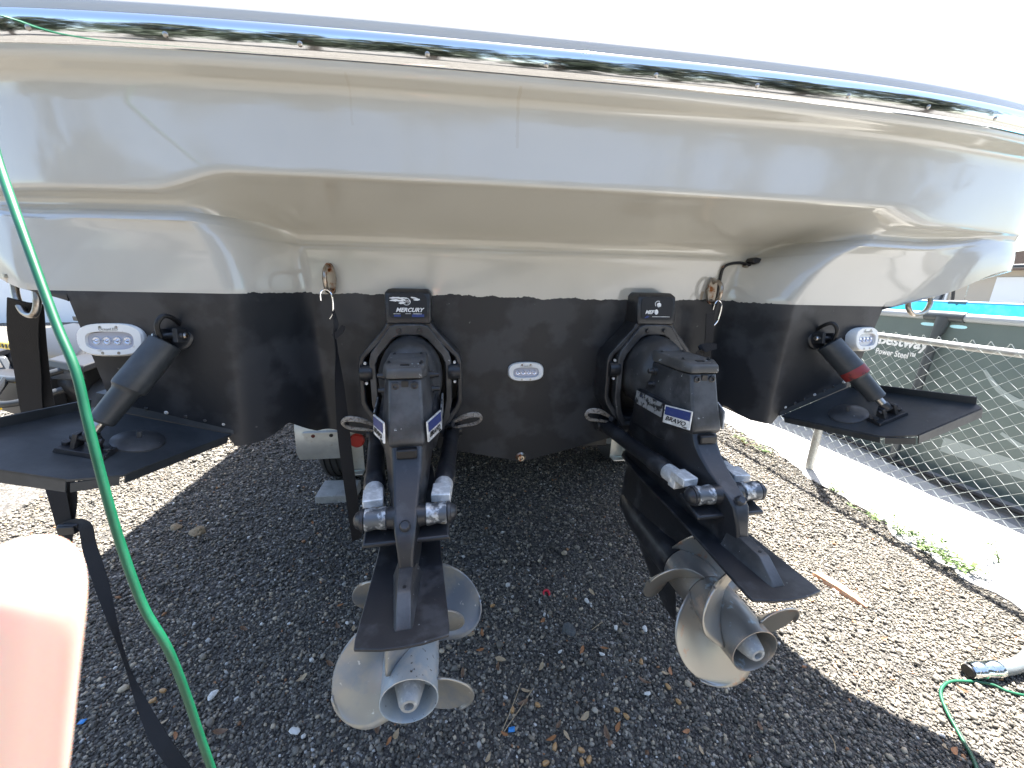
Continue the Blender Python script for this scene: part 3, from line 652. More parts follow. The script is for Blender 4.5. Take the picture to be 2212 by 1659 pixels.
    for (s_, r_) in ((-.044, .285), (.044, .285), (-.04, .155), (.04, .155)):
        MB().lathe(V(s_, r_, 1.294), V(s_, r_, 1.304), [(0, .0065), (.5, .0065), (.55, .004), (1, .003)], 8).build('cap_screw', M_dark, cv)
    MB().box((0, -.305, 1.2945), (.024, .014, .006)).build('cover_slot', M_dark, cv)
    for sx in (-1, 1):                                       # two recessed bolts and the notch under the cover
        MB().lathe(V(sx*.025, .330, 1.246), V(sx*.025, .343, 1.246), [(0, .0105), (.9, .0105), (1, .006), (.6, .0055)], 14).build('bolt', M_drive, up)
        for (r_, z) in ((.175, 1.235), (.18, 1.19)): MB().lathe(V(sx*.058, r_, z), V(sx*.092, r_-.004, z), [(0, .013), (.5, .0125), (.51, .0085), (1, .008)], 10).build('nut', M_drive, up)
    MB().box((0, -.334, 1.250), (.018, .012, .016)).build('notch', M_dark, up)
    # side flank bulge with label plates
    b = MB(); b.loft([slice_(1.02, .30, .10, .25, .15, .10, .18), slice_(1.085, .340, .10, .285, .178, .11, .198), slice_(1.12, .345, .10, .285, .180, .11, .200), slice_(1.16, .335, .10, .275, .150, .11, .178)])
    fk = b.build('flank_housing', M_drive, root, bevel=.005, ang=50)
    for sx in (-1, 1):
        p1, p2 = V(sx*.049, .384, 1.128), V(sx*.0905, .290, 1.128)
        e = (p2-p1).normalized() if sx > 0 else (p1-p2).normalized(); upv = Vector((0, .10, 1)); nz = e.cross(upv); c = (p1+p2)/2
        off = Vector((sx*.9, -.44, 0)).normalized()*.007
        Mx = basis(c+off, e, nz.cross(e), nz)
        q = MB(); q.add([(x, y, z_) for z_ in (0, -.004) for x, y in ((-.046, -.031), (.046, -.028), (.046, .030), (-.046, .026))], [(0, 1, 2, 3), (7, 6, 5, 4), (0, 4, 5, 1), (1, 5, 6, 2), (2, 6, 7, 3), (3, 7, 4, 0)], Mx); lp = q.build('label_plate', M_alu, root)
        q = MB(); q.add([(x, y, .0008) for x, y in ((-.043, -.004), (.043, -.001), (.043, .027), (-.043, .023))], [(0, 1, 2, 3)], Mx); q.build('blue_panel', M_blue, lp)
        text('lettering', 'BRAVO', .0195, Mx @ Matrix.Translation((-.004, -.0145, .001)), M_dark, lp, shear=.3, width=.07, bold=.0003)
        text('lettering', 'THREE', .006, Mx @ Matrix.Translation((.028, -.0245, .001)), M_dark, lp, shear=.3)
        p1, p2 = V(sx*.0915, .285, 1.128), V(sx*.101, .125, 1.135); e = (p2-p1).normalized() if sx > 0 else (p1-p2).normalized(); upv = Vector((0, .08, 1)); nz = e.cross(upv); c = (p1+p2)/2+Vector((sx*.004, -.001, 0))
        Mx = basis(c, e, nz.cross(e), nz); q = MB(); q.add([(x, y, z_) for z_ in (0, -.004) for x, y in ((-.078, -.026), (.078, -.02), (.078, .026), (-.078, .02))], [(0, 1, 2, 3), (7, 6, 5, 4), (0, 4, 5, 1), (1, 5, 6, 2), (2, 6, 7, 3), (3, 7, 4, 0)], Mx); part_label(q.build('label_plate', mat('scraped_label', (.30, .31, .31), .5, .2, noise=[(40, (.03, .03, .03), .5, .56), (20, (.05, .10, .25), .6, .66)]), root), 'scraped model label beside the blue badge')
    # ---- lower leg
    MB().box((0, -.386, 1.072), (.054, .03, .026)).build('exhaust_slot_shade', M_dark, root, bevel=.004)  # solid black box standing in for the shade inside a small recess
    b = MB(); b.loft([slice_(.822, .602, .034, .47, .06, .0, .085), slice_(.886, .584, .034, .46, .070, .0, .095), slice_(.90, .580, .036, .45, .075, .0, .10), slice_(.944, .566, .046, .42, .090, .02, .12), slice_(.962, .545, .050, .41, .095, .03, .125), slice_(.977, .515, .055, .39, .105, .04, .135), slice_(1.0, .464, .062, .36, .115, .05, .14), slice_(1.03, .420, .070, .33, .125, .07, .15), slice_(1.052, .398, .073, .32, .132, .08, .16), slice_(1.09, .378, .076, .30, .138, .10, .165)])
    b.build('lower_leg', M_drive, root, bevel=.006, seg=3, ang=50)
    MB().lathe(V(0, .545, .952), V(0, .561, .969), [(0, .0135), (.8, .013), (1, .009)], 18).build('button', M_drive, root)
    b = MB(); b.loft([[V(-.105*k, .535, z), V(.105*k, .535, z), V(.105*k, .44, z+.022), V(-.105*k, .44, z+.022)] for k, z in ((1, .896), (.97, .908))]); b.build('pin_arm', M_drive, root, bevel=.004)
    # anti-ventilation plate
    pz = lambda r: .832-.010*r
    pg = [(-.06, .035), (-.02, .060), (.15, .074), (.49, .082), (.715, .0935), (.738, .092), (.748, .04), (.750, 0)]
    ring = [(r, s) for r, s in pg]+[(r, -s) for r, s in reversed(pg[:-1])]
    b = MB(); n = len(ring); b.add([V(s, r, pz(r)) for r, s in ring]+[V(s, r-.002, pz(r)-.009) for r, s in ring], [tuple(range(n)), tuple(reversed(range(n, 2*n)))]+[(i, (i+1) % n, n+(i+1) % n, n+i) for i in range(n)])
    b.build('anti_ventilation_plate', M_drive, root, bevel=.0025, ang=50)
    b = MB(); sp = [(.55, .050, .032, .07), (.60, .046, .030, .06), (.655, .044, .028, .050), (.66, .042, .028, .048), (.702, .012, .028, .042), (.712, .001, .028, .038)]
    b.loft([[V(-w1/2, r, pz(r)+h), V(w1/2, r, pz(r)+h), V(w2/2, r, pz(r)-.002), V(-w2/2, r, pz(r)-.002)] for r, h, w1, w2 in sp]); sp_ = b.build('plate_spine', M_driveworn, root, bevel=.003)
    MB().cyl(V(0, .643, pz(.643)+.036), V(0, .643, pz(.643)+.0455), .0042, n=10).build('spine_hole', M_dark, sp_)
    # gearcase: leg fin, torpedo, skeg
    A0, A1 = V(0, .372, .602), V(0, .690, .602); ax = (A1-A0).normalized()
    LE = [(.83, -.05), (.75, -.075), (.66, -.09), (.587, -.085), (.537, -.04), (.514, .05), (.416, .19), (.375, .29)]
    TE = [(.83, .47), (.75, .42), (.68, .372), (.60, .365), (.54, .352), (.50, .350), (.40, .378), (.375, .380)]
    HW = [(.83, .040), (.75, .036), (.68, .040), (.60, .050), (.537, .035), (.50, .014), (.416, .008), (.375, .004)]
    zs = [.83, .80, .76, .72, .68, .64, .60, .57, .54, .52, .50, .47, .44, .41, .39, .376]; rings = []
    f_ = lambda T_, z: interp(z, [a for a, _ in reversed(T_)], [c for _, c in reversed(T_)])
    b = MB()
    for z in zs:
        l_, t_, h_ = f_(LE, z), f_(TE, z), f_(HW, z); c = t_-l_; rg = []
        for k in range(14):
            a = 2*math.pi*k/14; u = .5-.5*math.cos(a); rg.append(V(math.copysign(1, math.sin(a))*h_*math.sqrt(max(0, u*(1-u)))*2*(1-.35*u) if abs(math.sin(a)) > 1e-6 else 0, l_+c*u, z))
        rings.append(rg)
    b.loft(rings); gc = b.build('gearcase', M_drive, root, ang=60)
    nose = A0-ax*.46
    MB().lathe(nose, A0, [(0, .004), (.04, .022), (.13, .044), (.35, .062), (.75, .072), (1, .072)], 28).build('torpedo', M_drive, gc)
    # ---- propellers
    def prop(c0, c1, r0, r1, nblade, hand, ph, name, tip, m_h, m_b, chord, rake):
        L = (c1-c0).length; Mx = basis(c0, (1, 0, 0), (0, 0, 1), ax)
        hb = MB()
        if name == 'rear':
            hb.lathe(c0, c1, [(0, r0), (.5, r0*.985), (.9, r1*.985), (1, r1), (1.002, r1*.97), (.97, r1*.93), (.3, r1*.88), (.28, .02)], 40, caps=False)
        else: hb.lathe(c0, c1, [(0, r0), (.97, r1), (1, r1*.98)], 36)
        h_ = hb.build('propeller', m_h, root, ang=45)
        if name == 'rear':
            nut = MB(); a0 = c0+ax*L*.25; a1 = c0+ax*L*1.06; nut.lathe(a0, a1, [(0, .042), (.35, .041), (.7, .034), (.95, .023), (1, .018), (1.0, .011), (.9, .010)], 24); nut.build('prop_cone', mat('zinc_cone', (.30, .31, .31), .6, .2, noise=(70, (.5, .51, .5), .5, .7), bump=(150, .4)), h_)
            for k in range(3):
                a = ph+.4+k*2.094; pr_ = MB(); pr_.box((.052*math.cos(a), .052*math.sin(a), L*.5), (.03, .008, L*.4), None); pr_.v = [tuple(Mx @ (Matrix.Translation((.05*math.cos(a), .05*math.sin(a), L*.5)) @ Matrix.Rotation(a, 4, 'Z') @ Vector((x-.052*math.cos(a), y-.052*math.sin(a), z-L*.5)))) for x, y, z in pr_.v]; pr_.build('vane', m_h, h_)
        pitch = .40; nu, nv = 24, 17
        for kb_ in range(nblade):
            bb = MB(); vs = []
            for iu in range(nu):
                u = math.sin(iu/(nu-1)*math.pi/2); rho = lerp(r0*.93, tip, u)
                wq = chord*(1-.25*(1-u)**2)*math.sqrt(max(.0, 1-max(0, (u-.42)/.58)**2.4)) if u < 1 else 0
                cen = .16*u*u                                   # swept back towards the tip
                for iv in range(nv):
                    v = iv/(nv-1)*2-1; phi = (v*wq/max(rho, .07)*.5*1.0+cen)*hand
                    z = L*.42+pitch*(phi*hand)/(2*math.pi)+rake*u+.010*(v if v > 0 else 0)**3*u
                    a = ph+2*math.pi*kb_/nblade+phi
                    vs.append(Vector((rho*math.cos(a), rho*math.sin(a), z)))
            bb.add([Mx @ v for v in vs], [(i*nv+j, i*nv+j+1, (i+1)*nv+j+1, (i+1)*nv+j) for i in range(nu-1) for j in range(nv-1)])
            bo = bb.build('blade', m_b, h_, ang=70)
            so = bo.modifiers.new('thick', 'SOLIDIFY'); so.thickness = .0042; so.offset = 0
        return h_
    split = A0+ax*.128
    prop(A0+ax*.004, split-ax*.003, .0715, .0690, 3, -1, R({'left': 22, 'right': 55}[kind]), 'front', .190, hubm, bladem, .22, .03)
    prop(split, A1, .0685, .0650, 3, 1, R({'left': 180, 'right': 232}[kind]), 'rear', .182, hubm, bladem, .235, .03)
    # ---- trim rams
    for sx in (-1, 1):
        p0, p1 = V(sx*.140, -.045, .962), V(sx*.080, .499, .952); d = p1-p0
        b = MB(); b.lathe(p0, p0+d*.74, [(0, .024), (.02, .0275), (.80, .0275), (.82, .030), (.98, .030), (1, .026)], 22); rmo = b.build('trim_ram', M_drive, root, ang=35)
        b = MB(); q = d.normalized(); lat = Vector((0, 0, 1)).cross(q).normalized(); mtx = basis(p0+d*.74, lat, q.cross(lat), q); b.lathe(p0+d*.735, p0+d*.83, [(0, .024), (.1, .0265), (1, .0265)], 18); b.box((-.0, .016, .072), (.05, .024, .06), mtx); b.box((0, -.010, .05), (.046, .03, .03), mtx); b.build('ram_end', M_alu, rmo, bevel=.003)
        MB().cyl(p0+d*.82, p1, .010, n=12).build('rod', M_steel, rmo)
        b = MB(); b.lathe(V(sx*.045, .499, .952), V(sx*.100, .499, .952), [(0, .022), (.06, .028), (.2, .0275), (.5, .0242), (.8, .0275), (.94, .028), (1, .024)], 24); b.build('pin_sleeve', M_sleeve, root)
        MB().lathe(V(sx*.100, .499, .952), V(sx*.124, .499, .952), [(0, .0275), (.3, .0275), (.35, .024), (.8, .018), (1, .010)], 20).build('pin_cap', M_drive, root)
        MB().lathe(V(sx*.025, .499, .952), V(sx*.046, .499, .952), [(0, .03), (1, .025)], 18).build('pin_boss', M_drive, root)
        MB().lathe(V(sx*.10, -.045, .962), V(sx*.175, -.045, .962), [(0, .030), (.7, .030), (.72, .024), (1, .022)], 18).build('ram_pivot', M_drive, rmo)
    # looped braided hoses
    for sx in ((-1, 1) if kind == 'left' else (-1,)):
        for k in range(3):
            o_ = .006*k; c = inv @ Vector((sx*.165, -.03, 1.018))
            pts = [(sx*.10, .02, .985), (sx*.135, .0, 1.012-o_*.4), (sx*.185, -.02, 1.045-o_), (sx*.228, -.02, 1.050-o_), (sx*(.246-o_*.4), -.02, 1.030), (sx*.225, -.01, 1.004+o_*.5), (sx*.17, .0, .992+o_*.3), (sx*.105, .02, .975)]
            MB().tube([inv @ Vector(p) for p in pts], .0042, 8).build('hose_loop', M_rope, root)
        MB().cyl(inv @ Vector((sx*.10, .01, .995)), inv @ Vector((sx*.14, -.02, 1.008)), .010, n=12).build('hose_ferrule', M_drive, root)
    MB().cyl(V(0, -.09, 1.2), V(0, .02, 1.2), .05).build('drive_shaft_cover', M_dark, root)
    b = MB(); b.box((0, .03, .985), (.22, .10, .06)); b.build('ram_bracket', M_drive, root, bevel=.006)
    return root
sterndrive((-.462, 1.37), 2.4, 'black sterndrive with blue-grey worn propellers and a torn MERCURY badge', M_hubA, M_propA, 'left')
sterndrive((.433, 1.37), .8, 'black sterndrive with bronze worn propellers and a badge reading MEF', M_hubB, M_propB, 'right')

# ------------------------------------------------------------------ tie-down straps
def hookw(p, dx=.0):
    b = MB(); p = Vector(p); b.tube([p+Vector((-.02, -.052, -.040)), p+Vector((-.018, -.054, -.018)), p+Vector((-.008, -.052, -.006)), p+Vector((.006, -.05, -.008)), p+Vector((.016, -.05, -.03)), p+Vector((.012, -.046, -.08)), p+Vector((.0, -.044, -.10))], .0028, 8); return b
E_ = EYEL+Vector((0, 0, -.03)); r_ = tag(empty('tie_down_strap', (E_.x, E_.y, 0)), 'narrow black strap hanging from the eye beside the sterndrive with blue-grey propellers', 'strap', 'black tie-down straps on the stern')
lo_ = lambda v: (v[0]-r_.location.x, v[1]-r_.location.y, v[2])
h_ = hookw(E_); h_.v = [lo_(v) for v in h_.v]; h_.build('wire_hook', M_chrome, r_)
pts = [(720, 672), (726, 700), (723, 722), (727, 760), (733, 830), (741, 920), (750, 1000), (762, 1090), (771, 1166)]
wd = [.010, .016, .010, .012, .030, .042, .042, .042, .036]; yy = [1.37, 1.365, 1.36, 1.365, 1.37, 1.375, 1.38, 1.39, 1.40]
b = MB(); b.ribbon([lo_(at(x, y, Y=q)) for (x, y), q in zip(pts, yy)], wd, [(.3, 1, 0), (1, .3, 0), (.5, 1, 0), (.4, 1, 0), (.9, .6, 0), (1, .3, 0), (1, .2, 0), (1, .3, 0), (1, .5, 0)]); b.build('webbing', M_strap, r_)
b = MB(); b.ribbon([lo_(at(x, y, Y=1.36)) for x, y in ((721, 728), (735, 716), (742, 704))], [.02, .018, .012], [(.5, 0, 1)]*3, th=.006); b.build('knot_tail', M_strap, r_)
E_ = EYER+Vector((0, 0, -.03)); r_ = tag(empty('tie_down_strap', (E_.x, E_.y, 0)), 'short black strap with a wire hook on the rusty eye below the black cable', 'strap', 'black tie-down straps on the stern')
h_ = hookw(E_); h_.v = [lo_(v) for v in h_.v]; h_.build('wire_hook', M_chrome, r_)
b = MB(); b.ribbon([lo_(at(x, y, Y=q)) for x, y, q in ((1534, 676, 1.37), (1533, 700, 1.37), (1531, 735, 1.375), (1527, 765, 1.39), (1524, 830, 1.40), (1530, 900, 1.41))], [.036, .036, .036, .034, .034, .034], [(1, .1, 0)]*6); b.build('webbing', M_strap, r_)
b = MB(); b.ribbon([lo_(at(x, y, Y=1.37)) for x, y in ((1548, 748), (1528, 750), (1513, 757), (1506, 780))], [.02, .034, .04, .04], [(0, .3, 1), (.2, .3, 1), (.7, .3, .6), (1, .3, 0)]); b.build('folded_tail', M_strap, r_)
mU = (UL1+UL2)/2; r_ = tag(empty('tie_down_strap', (mU.x, mU.y, 0)), 'wide doubled black ratchet strap hanging from the tow eye beside the green hose', 'strap', 'black tie-down straps on the stern')
pa = [(52, 652, 1.25), (50, 720, 1.30), (60, 800, 1.36), (72, 900, 1.40), (104, 1000, 1.40), (122, 1060, 1.38), (140, 1140, 1.36), (146, 1180, 1.35)]
b = MB(); b.ribbon([lo_(at(x, y, Y=q)) for x, y, q in pa], [.058, .058, .056, .05, .052, .05, .04, .02], [(1, .2, 0)]*8, th=.004); b.build('webbing', M_strap, r_)
pb_ = [(70, 655, 1.27), (78, 760, 1.36), (90, 860, 1.41), (118, 980, 1.41), (146, 1060, 1.40), (148, 1110, 1.38), (142, 1150, 1.36)]
b = MB(); b.ribbon([lo_(at(x, y, Y=q)) for x, y, q in pb_], [.04, .045, .05, .05, .042, .036, .03], [(1, .5, 0)]*7, th=.004); b.build('webbing', M_strap, r_)
pc = [(130, 1142, 1.355), (160, 1132, 1.345), (184, 1138, 1.33), (192, 1175, 1.31), (204, 1215, 1.28), (222, 1270, 1.24), (238, 1325, 1.2), (258, 1390, 1.16), (278, 1450, 1.12), (302, 1510, 1.08), (335, 1580, 1.03), (362, 1622, 1.0), (400, 1675, .97)]
b = MB(); b.ribbon([lo_(at(x, y, Y=q)) for x, y, q in pc], [.03, .034, .036, .036, .038, .034, .024, .012, .010, .022, .038, .04, .042], [(0, .3, 1), (0, .3, 1), (.5, .3, .5), (1, .2, 0), (1, .2, 0), (1, .4, 0), (.8, .8, 0), (.3, 1, 0), (.3, 1, 0), (.7, .6, 0), (1, .2, 0), (1, .2, .1), (1, .2, .1)]); b.build('loose_tail', M_strap, r_)
b = MB(); c = lo_(at(150, 1142, Y=1.34)); b.box(c, (.05, .03, .03)); b.cyl((c[0]-.03, c[1], c[2]+.01), (c[0]+.03, c[1], c[2]+.01), .008, n=10); b.build('ratchet', M_utvd, r_, bevel=.003)

# ------------------------------------------------------------------ green hose
gp = [Vector((-1.72, 2.0, 2.145)), Vector((-1.70, 1.6, 2.15)), Vector((-1.66, 1.32, 2.15)), Vector((-1.55, 1.06, 2.09))]
for x, y, D in ((-180, -60, .78), (-55, 190, .61), (0, 360, .56), (45, 490, .535), (118, 690, .52), (163, 800, .515), (188, 905, .515), (222, 1040, .52), (262, 1180, .53), (310, 1310, .54), (362, 1400, .55), (402, 1500, .57), (432, 1590, .585), (460, 1670, .60)): gp.append(at(x, y, D=D))
gp += [at(520, 1850, D=.63), at(560, 2150, D=.64), Vector((-.50, .16, .3)), Vector((-.48, .10, .03)), Vector((-.2, .10, .012)), Vector((.4, .2, .012)), Vector((.95, .42, .012)), Vector((1.2, .53, .012))]
for x, y in ((2110, 1659), (2075, 1590), (2045, 1535), (2032, 1495), (2048, 1474), (2085, 1471), (2140, 1478), (2212, 1502)): gp.append(at(x, y, Z=.012))
gp.append(Vector((2.2, .70, .012)))
tag(MB().tube(gp, .0054, 12, sub=8).build('garden_hose', M_green), 'green hose hanging off the boat and looping over the sunny gravel', 'hose')

# ------------------------------------------------------------------ trailer
tra = tag(empty('boat_trailer', (BX, 3.0, 0)), 'galvanised boat trailer under the hull', 'trailer')
tlv = lambda p: (p[0]-BX, p[1]-3.0, p[2])
for sx in (-1, 1):
    b = MB(); b.box((sx*.62, 3.0, .52), (.10, 6.6, .16)); b.build('frame_rail', M_galv, tra, bevel=.006)
    b = MB(); b.box((sx*.45, 2.0, .815), (.14, 5.0, .09)); b.build('bunk', M_utvd, tra, bevel=.01)
    for y in (-.2, 1.5, 3.0): MB().box((sx*.53, y, .69), (.08, .08, .20)).build('bunk_bracket', M_galv, tra)
    for ya in (.04, .92):
        c = Vector((sx*1.15, ya, .345)); w2 = .108
        prof = [(-w2+.012, .20), (-w2, .235), (-w2-.004, .28), (-w2+.006, .325), (-w2+.026, .341)]
        for gx in (-.062, -.022, .022, .062): prof += [(gx-.006, .345), (gx-.004, .335), (gx+.004, .335), (gx+.006, .345)]
        prof += [(w2-.026, .341), (w2-.006, .325), (w2+.004, .28), (w2, .235), (w2-.012, .20)]
        b = MB(); b.lathe(c-Vector((1, 0, 0)), c+Vector((1, 0, 0)), [((x+1)/2, r) for x, r in prof], 56, caps=False); ty_ = b.build('tyre', M_tyre, tra, ang=50)
        b = MB(); b.lathe(c-Vector((.09, 0, 0)), c+Vector((.09, 0, 0)), [(0, .20), (.1, .19), (.45, .17), (.5, .06), (.6, .05)], 32); b.build('rim', M_galv, ty_)
        MB().cyl(tuple(Vector((sx*.62, ya, .345))), tuple(c), .04, n=14).build('axle', M_galv, ty_)
    # fender: sloped rear sheet with lip, top and front
    y0 = -.42; f = MB(); xs0, xs1 = sx*1.005, sx*1.345; pr = [(-.36, .30), (-.40, .37), (-.385, .55), (-.29, .735), (-.1, .80), (1.2, .80), (1.45, .70), (1.52, .40)]
    f.add([(xs0, y, z) for y, z in pr]+[(xs1, y, z) for y, z in pr]+[(xs0, y+(.012 if y < .5 else -.012), z-.004) for y, z in pr]+[(xs1, y+(.012 if y < .5 else -.012), z-.004) for y, z in pr], [(i, i+1, 8+i+1, 8+i) for i in range(7)]+[(16+i, 24+i, 24+i+1, 16+i+1) for i in range(7)]+[(i, 16+i, 16+i+1, i+1) for i in range(7)]+[(8+i, 8+i+1, 24+i+1, 24+i) for i in range(7)])
    fe = f.build('fender', M_galv, tra, ang=60)
    b = MB(); b.box((sx*1.16, -.405, .515), (.26, .03, .010)); b.box((sx*1.16, -.402, .49), (.25, .008, .045)); b.build('fender_lip', M_galv, fe)
    for dx in (-.065, .05): MB().lathe((sx*1.16+dx, -.405, .492), (sx*1.16+dx, -.412, .492), [(0, .013), (.8, .012), (1, .007)], 12).build('reflector', mat('dark_red', (.10, .012, .01), .3) if dx < 0 else M_dark, fe)
    # lamp bracket inboard of the fender
    bx_ = sx*.955; b = MB(); b.box((bx_, -.40, .38), (.085, .006, .33)); b.box((bx_+sx*.045, -.44, .38), (.006, .08, .33)); b.box((bx_, -.44, .225), (.09, .08, .008)); b.box((bx_, -.44, .545), (.09, .08, .008)); lb = b.build('lamp_bracket', M_galv, tra)
    MB().lathe((bx_-sx*.01, -.405, .45), (bx_-sx*.01, -.43, .45), [(0, .05), (.6, .05), (1, .04)], 22).build('tail_lamp', M_red, lb)
    MB().tube([(bx_+sx*.04, -.45, .42), (bx_+sx*.055, -.46, .34), (bx_+sx*.045, -.47, .27), (bx_, -.48, .255), (bx_-sx*.04, -.48, .26)], .004, 6).build('lamp_wire', mat('pale_wire', (.35, .45, .45), .5), lb)
    b = MB(); b.box((sx*.80, -.30, .46), (.20, .10, .34), taper=(1, .7)); gd = b.build('mud_guard', M_utvd, tra, bevel=.01)
    for k in range(6): MB().box((sx*.80, -.353+.004*k, .34+k*.05), (.14, .006, .008)).build('rib', M_utvd, gd)
for y in (-.3, 1.2, 4.2): MB().box((0, y, .40), (1.3, .10, .10)).build('cross_member', M_galv, tra, bevel=.006)
b = MB(); b.box((0, 7.6, .48), (.10, 3.0, .12)); b.build('tongue', M_galv, tra)
b = MB(); b.lathe((0, 8.4, .52), (0, 8.4, .0), [(0, .03), (.8, .03), (.85, .07), (1, .07)], 16); b.build('jack_stand', M_galv, tra)
# concrete block behind the wheel
bk0 = at(688, 1090, Z=0); bb_ = MB(); bb_.loft([[(-.02, 0, z0), (.24, -.01, z0), (.25, .17, z1), (-.005, .19, z1)] for z0, z1 in ((0, 0), (.062, .085))]); bo = bb_.build('concrete_block', M_conc, bevel=.006); bo.location = (bk0.x, bk0.y, .0)
tag(bo, 'grey concrete block chocking the trailer tyre', 'block')

# ------------------------------------------------------------------ chain-link fence
FX = 2.71
fen = tag(empty('chain_link_fence', (FX, 2.59, 0)), 'silver chain-link fence on steel posts between the gravel and the pool', 'fence')
MB().tube([(0, -4.2, 1.205), (0, -1.0, 1.2), (0, -.3, 1.203), (0, 3.4, 1.21)], .021, 12).build('top_rail', M_post, fen)
for y in (-3.0, 0, 3.0):
    p_ = MB().lathe((0, y, -.1), (-.0+.02*(y == 0), y, 1.22), [(0, .03), (1, .03)], 16).build('post', M_post, fen)
    MB().lathe((.02*(y == 0), y, 1.22), (.02*(y == 0), y, 1.26), [(0, .034), (.4, .033), (1, .012)], 14).build('post_cap', M_post, p_)
dz = .0375; dy = .040; pts = []
nz_ = int(1.19/dz)//2*2+1
for k in range(nz_+1): pts.append(((-.0022 if k % 2 else .0022), (dy*.53 if k % 2 else -dy*.53), .035+k*dz))
pts += [(.004, -dy*.2, .035+(nz_+.75)*dz), (-.003, -dy*.45, .035+(nz_+1.25)*dz)]
wm = MB(); wm.tube([(x-.024, y, z) for x, y, z in pts], .0016, 5, smooth=False); wire = wm.build('wire', M_fence, fen, ang=80); k = 0
y = -2.3
while y < 3.1:
    if k: o = wire.copy(); col.objects.link(o)
    else: o = wire
    o.location = (.003*math.sin(y*3), y, .004*math.sin(y*5)); o.scale = (1, -1 if k % 2 else 1, 1); y += dy; k += 1

# ------------------------------------------------------------------ pool
PX = 3.66; pool = tag(empty('frame_pool', (PX, 2.6, 0)), 'grey-green above-ground frame pool with blue liner behind the fence', 'pool')
PW = 5.0; y0, y1 = -2.3, 6.5; ht = 1.31
b = MB(); b.add([(0, y0, .03), (0, y1, .03), (PW, y1, .03), (PW, y0, .03), (0, y0, ht), (0, y1, ht), (PW, y1, ht), (PW, y0, ht), (.03, y0+.03, ht), (.03, y1-.03, ht), (PW-.03, y1-.03, ht), (PW-.03, y0+.03, ht)], [(0, 1, 5, 4), (1, 2, 6, 5), (2, 3, 7, 6), (3, 0, 4, 7), (4, 5, 9, 8), (5, 6, 10, 9), (6, 7, 11, 10), (7, 4, 8, 11)])
b.build('pool_wall', M_pool, pool, flat=True)
b = MB(); b.add([(.03, y0+.03, ht), (.03, y1-.03, ht), (PW-.03, y1-.03, ht), (PW-.03, y0+.03, ht), (.03, y0+.03, .05), (.03, y1-.03, .05), (PW-.03, y1-.03, .05), (PW-.03, y0+.03, .05)], [(0, 1, 5, 4), (1, 2, 6, 5), (2, 3, 7, 6), (3, 0, 4, 7), (4, 5, 6, 7)]); b.build('liner', M_poolblue, pool, flat=True)
MB().add([(.04, y0+.04, .92), (PW-.04, y0+.04, .92), (PW-.04, y1-.04, .92), (.04, y1-.04, .92)], [(0, 1, 2, 3)]).build('water', M_water, pool, flat=True)
for x, m in ((0.0, M_poolrail), (PW, mat('pool_rail_blue', (.08, .22, .38), .4))): MB().tube([(x, y0, ht+.01), (x, y1, ht+.01)], .032, 14, smooth=False).build('top_rail', m, pool)
for y in (y0, y1): MB().tube([(0, y, ht+.01), (PW, y, ht+.01)], .032, 14, smooth=False).build('end_rail', M_poolrail, pool)
legy = [-1.62, -.02, 1.5, 3.1, 4.7]
for y in legy:
    for x, s in ((0, -1), (PW, 1)):
        b = MB(); b.tube([(x+s*.12, y, .02), (x+s*.04, y, ht-.06)], .032, 12, smooth=False); lg = b.build('leg', M_poolleg, pool)
        MB().tube([(x, y-.13, ht+.01), (x+s*.004, y, ht+.012), (x, y+.13, ht+.01)], .041, 12).build('leg_joint', M_poolleg, lg)
        MB().lathe((x+s*.035, y, ht-.13), (x+s*.01, y, ht), [(0, .036), (.5, .042), (1, .05)], 12).build('leg_socket', M_poolleg, lg)
        MB().box((x+s*.12, y, .012), (.12, .10, .02)).build('foot', M_poolleg, lg)
for y in (-.02, 1.5): 
    for s in (-.1, .1): b = MB(); b.add([(-.003, a*.055+y+s, c*.014+ht-.062) for a, c in oval(1, 1, 16)], [tuple(range(16))]); b.build('tab_opening', mat('liner_peek', (.45, .75, .80), .4), pool)
Mt = basis((-.004, .235, 1.075), (0, -1, 0), (0, 0, 1), (-1, 0, 0))
text('lettering', 'Bestway', .135, Mt, M_white, pool, shear=.1, bold=.004, width=.40)
text('lettering', 'Power Steel™', .075, Mt @ Matrix.Translation((-.03, -.115, 0)), M_white, pool, bold=.0015, width=.32)
# printed pale swirls on the wall
M_print = mat('pale_print', (.26, .30, .29), .4)
for pts_ in ([(-.003, -.35, .95), (-.003, -.5, .80), (-.003, -.75, .73), (-.003, -1.0, .78), (-.003, -1.2, .95)], [(-.003, -.55, .52), (-.003, -.7, .46), (-.003, -.85, .52), (-.003, -1.05, .58), (-.003, -1.3, .50)]):
    b = MB(); b.ribbon(pts_, [.02, .04, .05, .04, .02], [(0, 0, 1), (0, .6, 1), (0, .2, 1), (0, -.4, 1), (0, -.8, 1)], th=.002); b.build('printed_swirl', M_print, pool)
b = MB(); b.add([(-.003, a, c) for a, c in ((-.25, .36), (-1.0, .36), (-1.04, .30), (-1.0, .24), (-.25, .24))], [(0, 1, 2, 3, 4)]); b.build('printed_panel', M_print, pool)
# black drain hose lying by the pool
MB_ = MB().tube([(3.45, .6, .07), (3.47, 1.4, .07), (3.50, 2.3, .07), (3.56, 3.2, .075), (3.6, 4.3, .08)], .018, 10).build('drain_hose', M_dark); tag(MB_, 'thin black hose lying on pavers along the pool wall', 'hose')

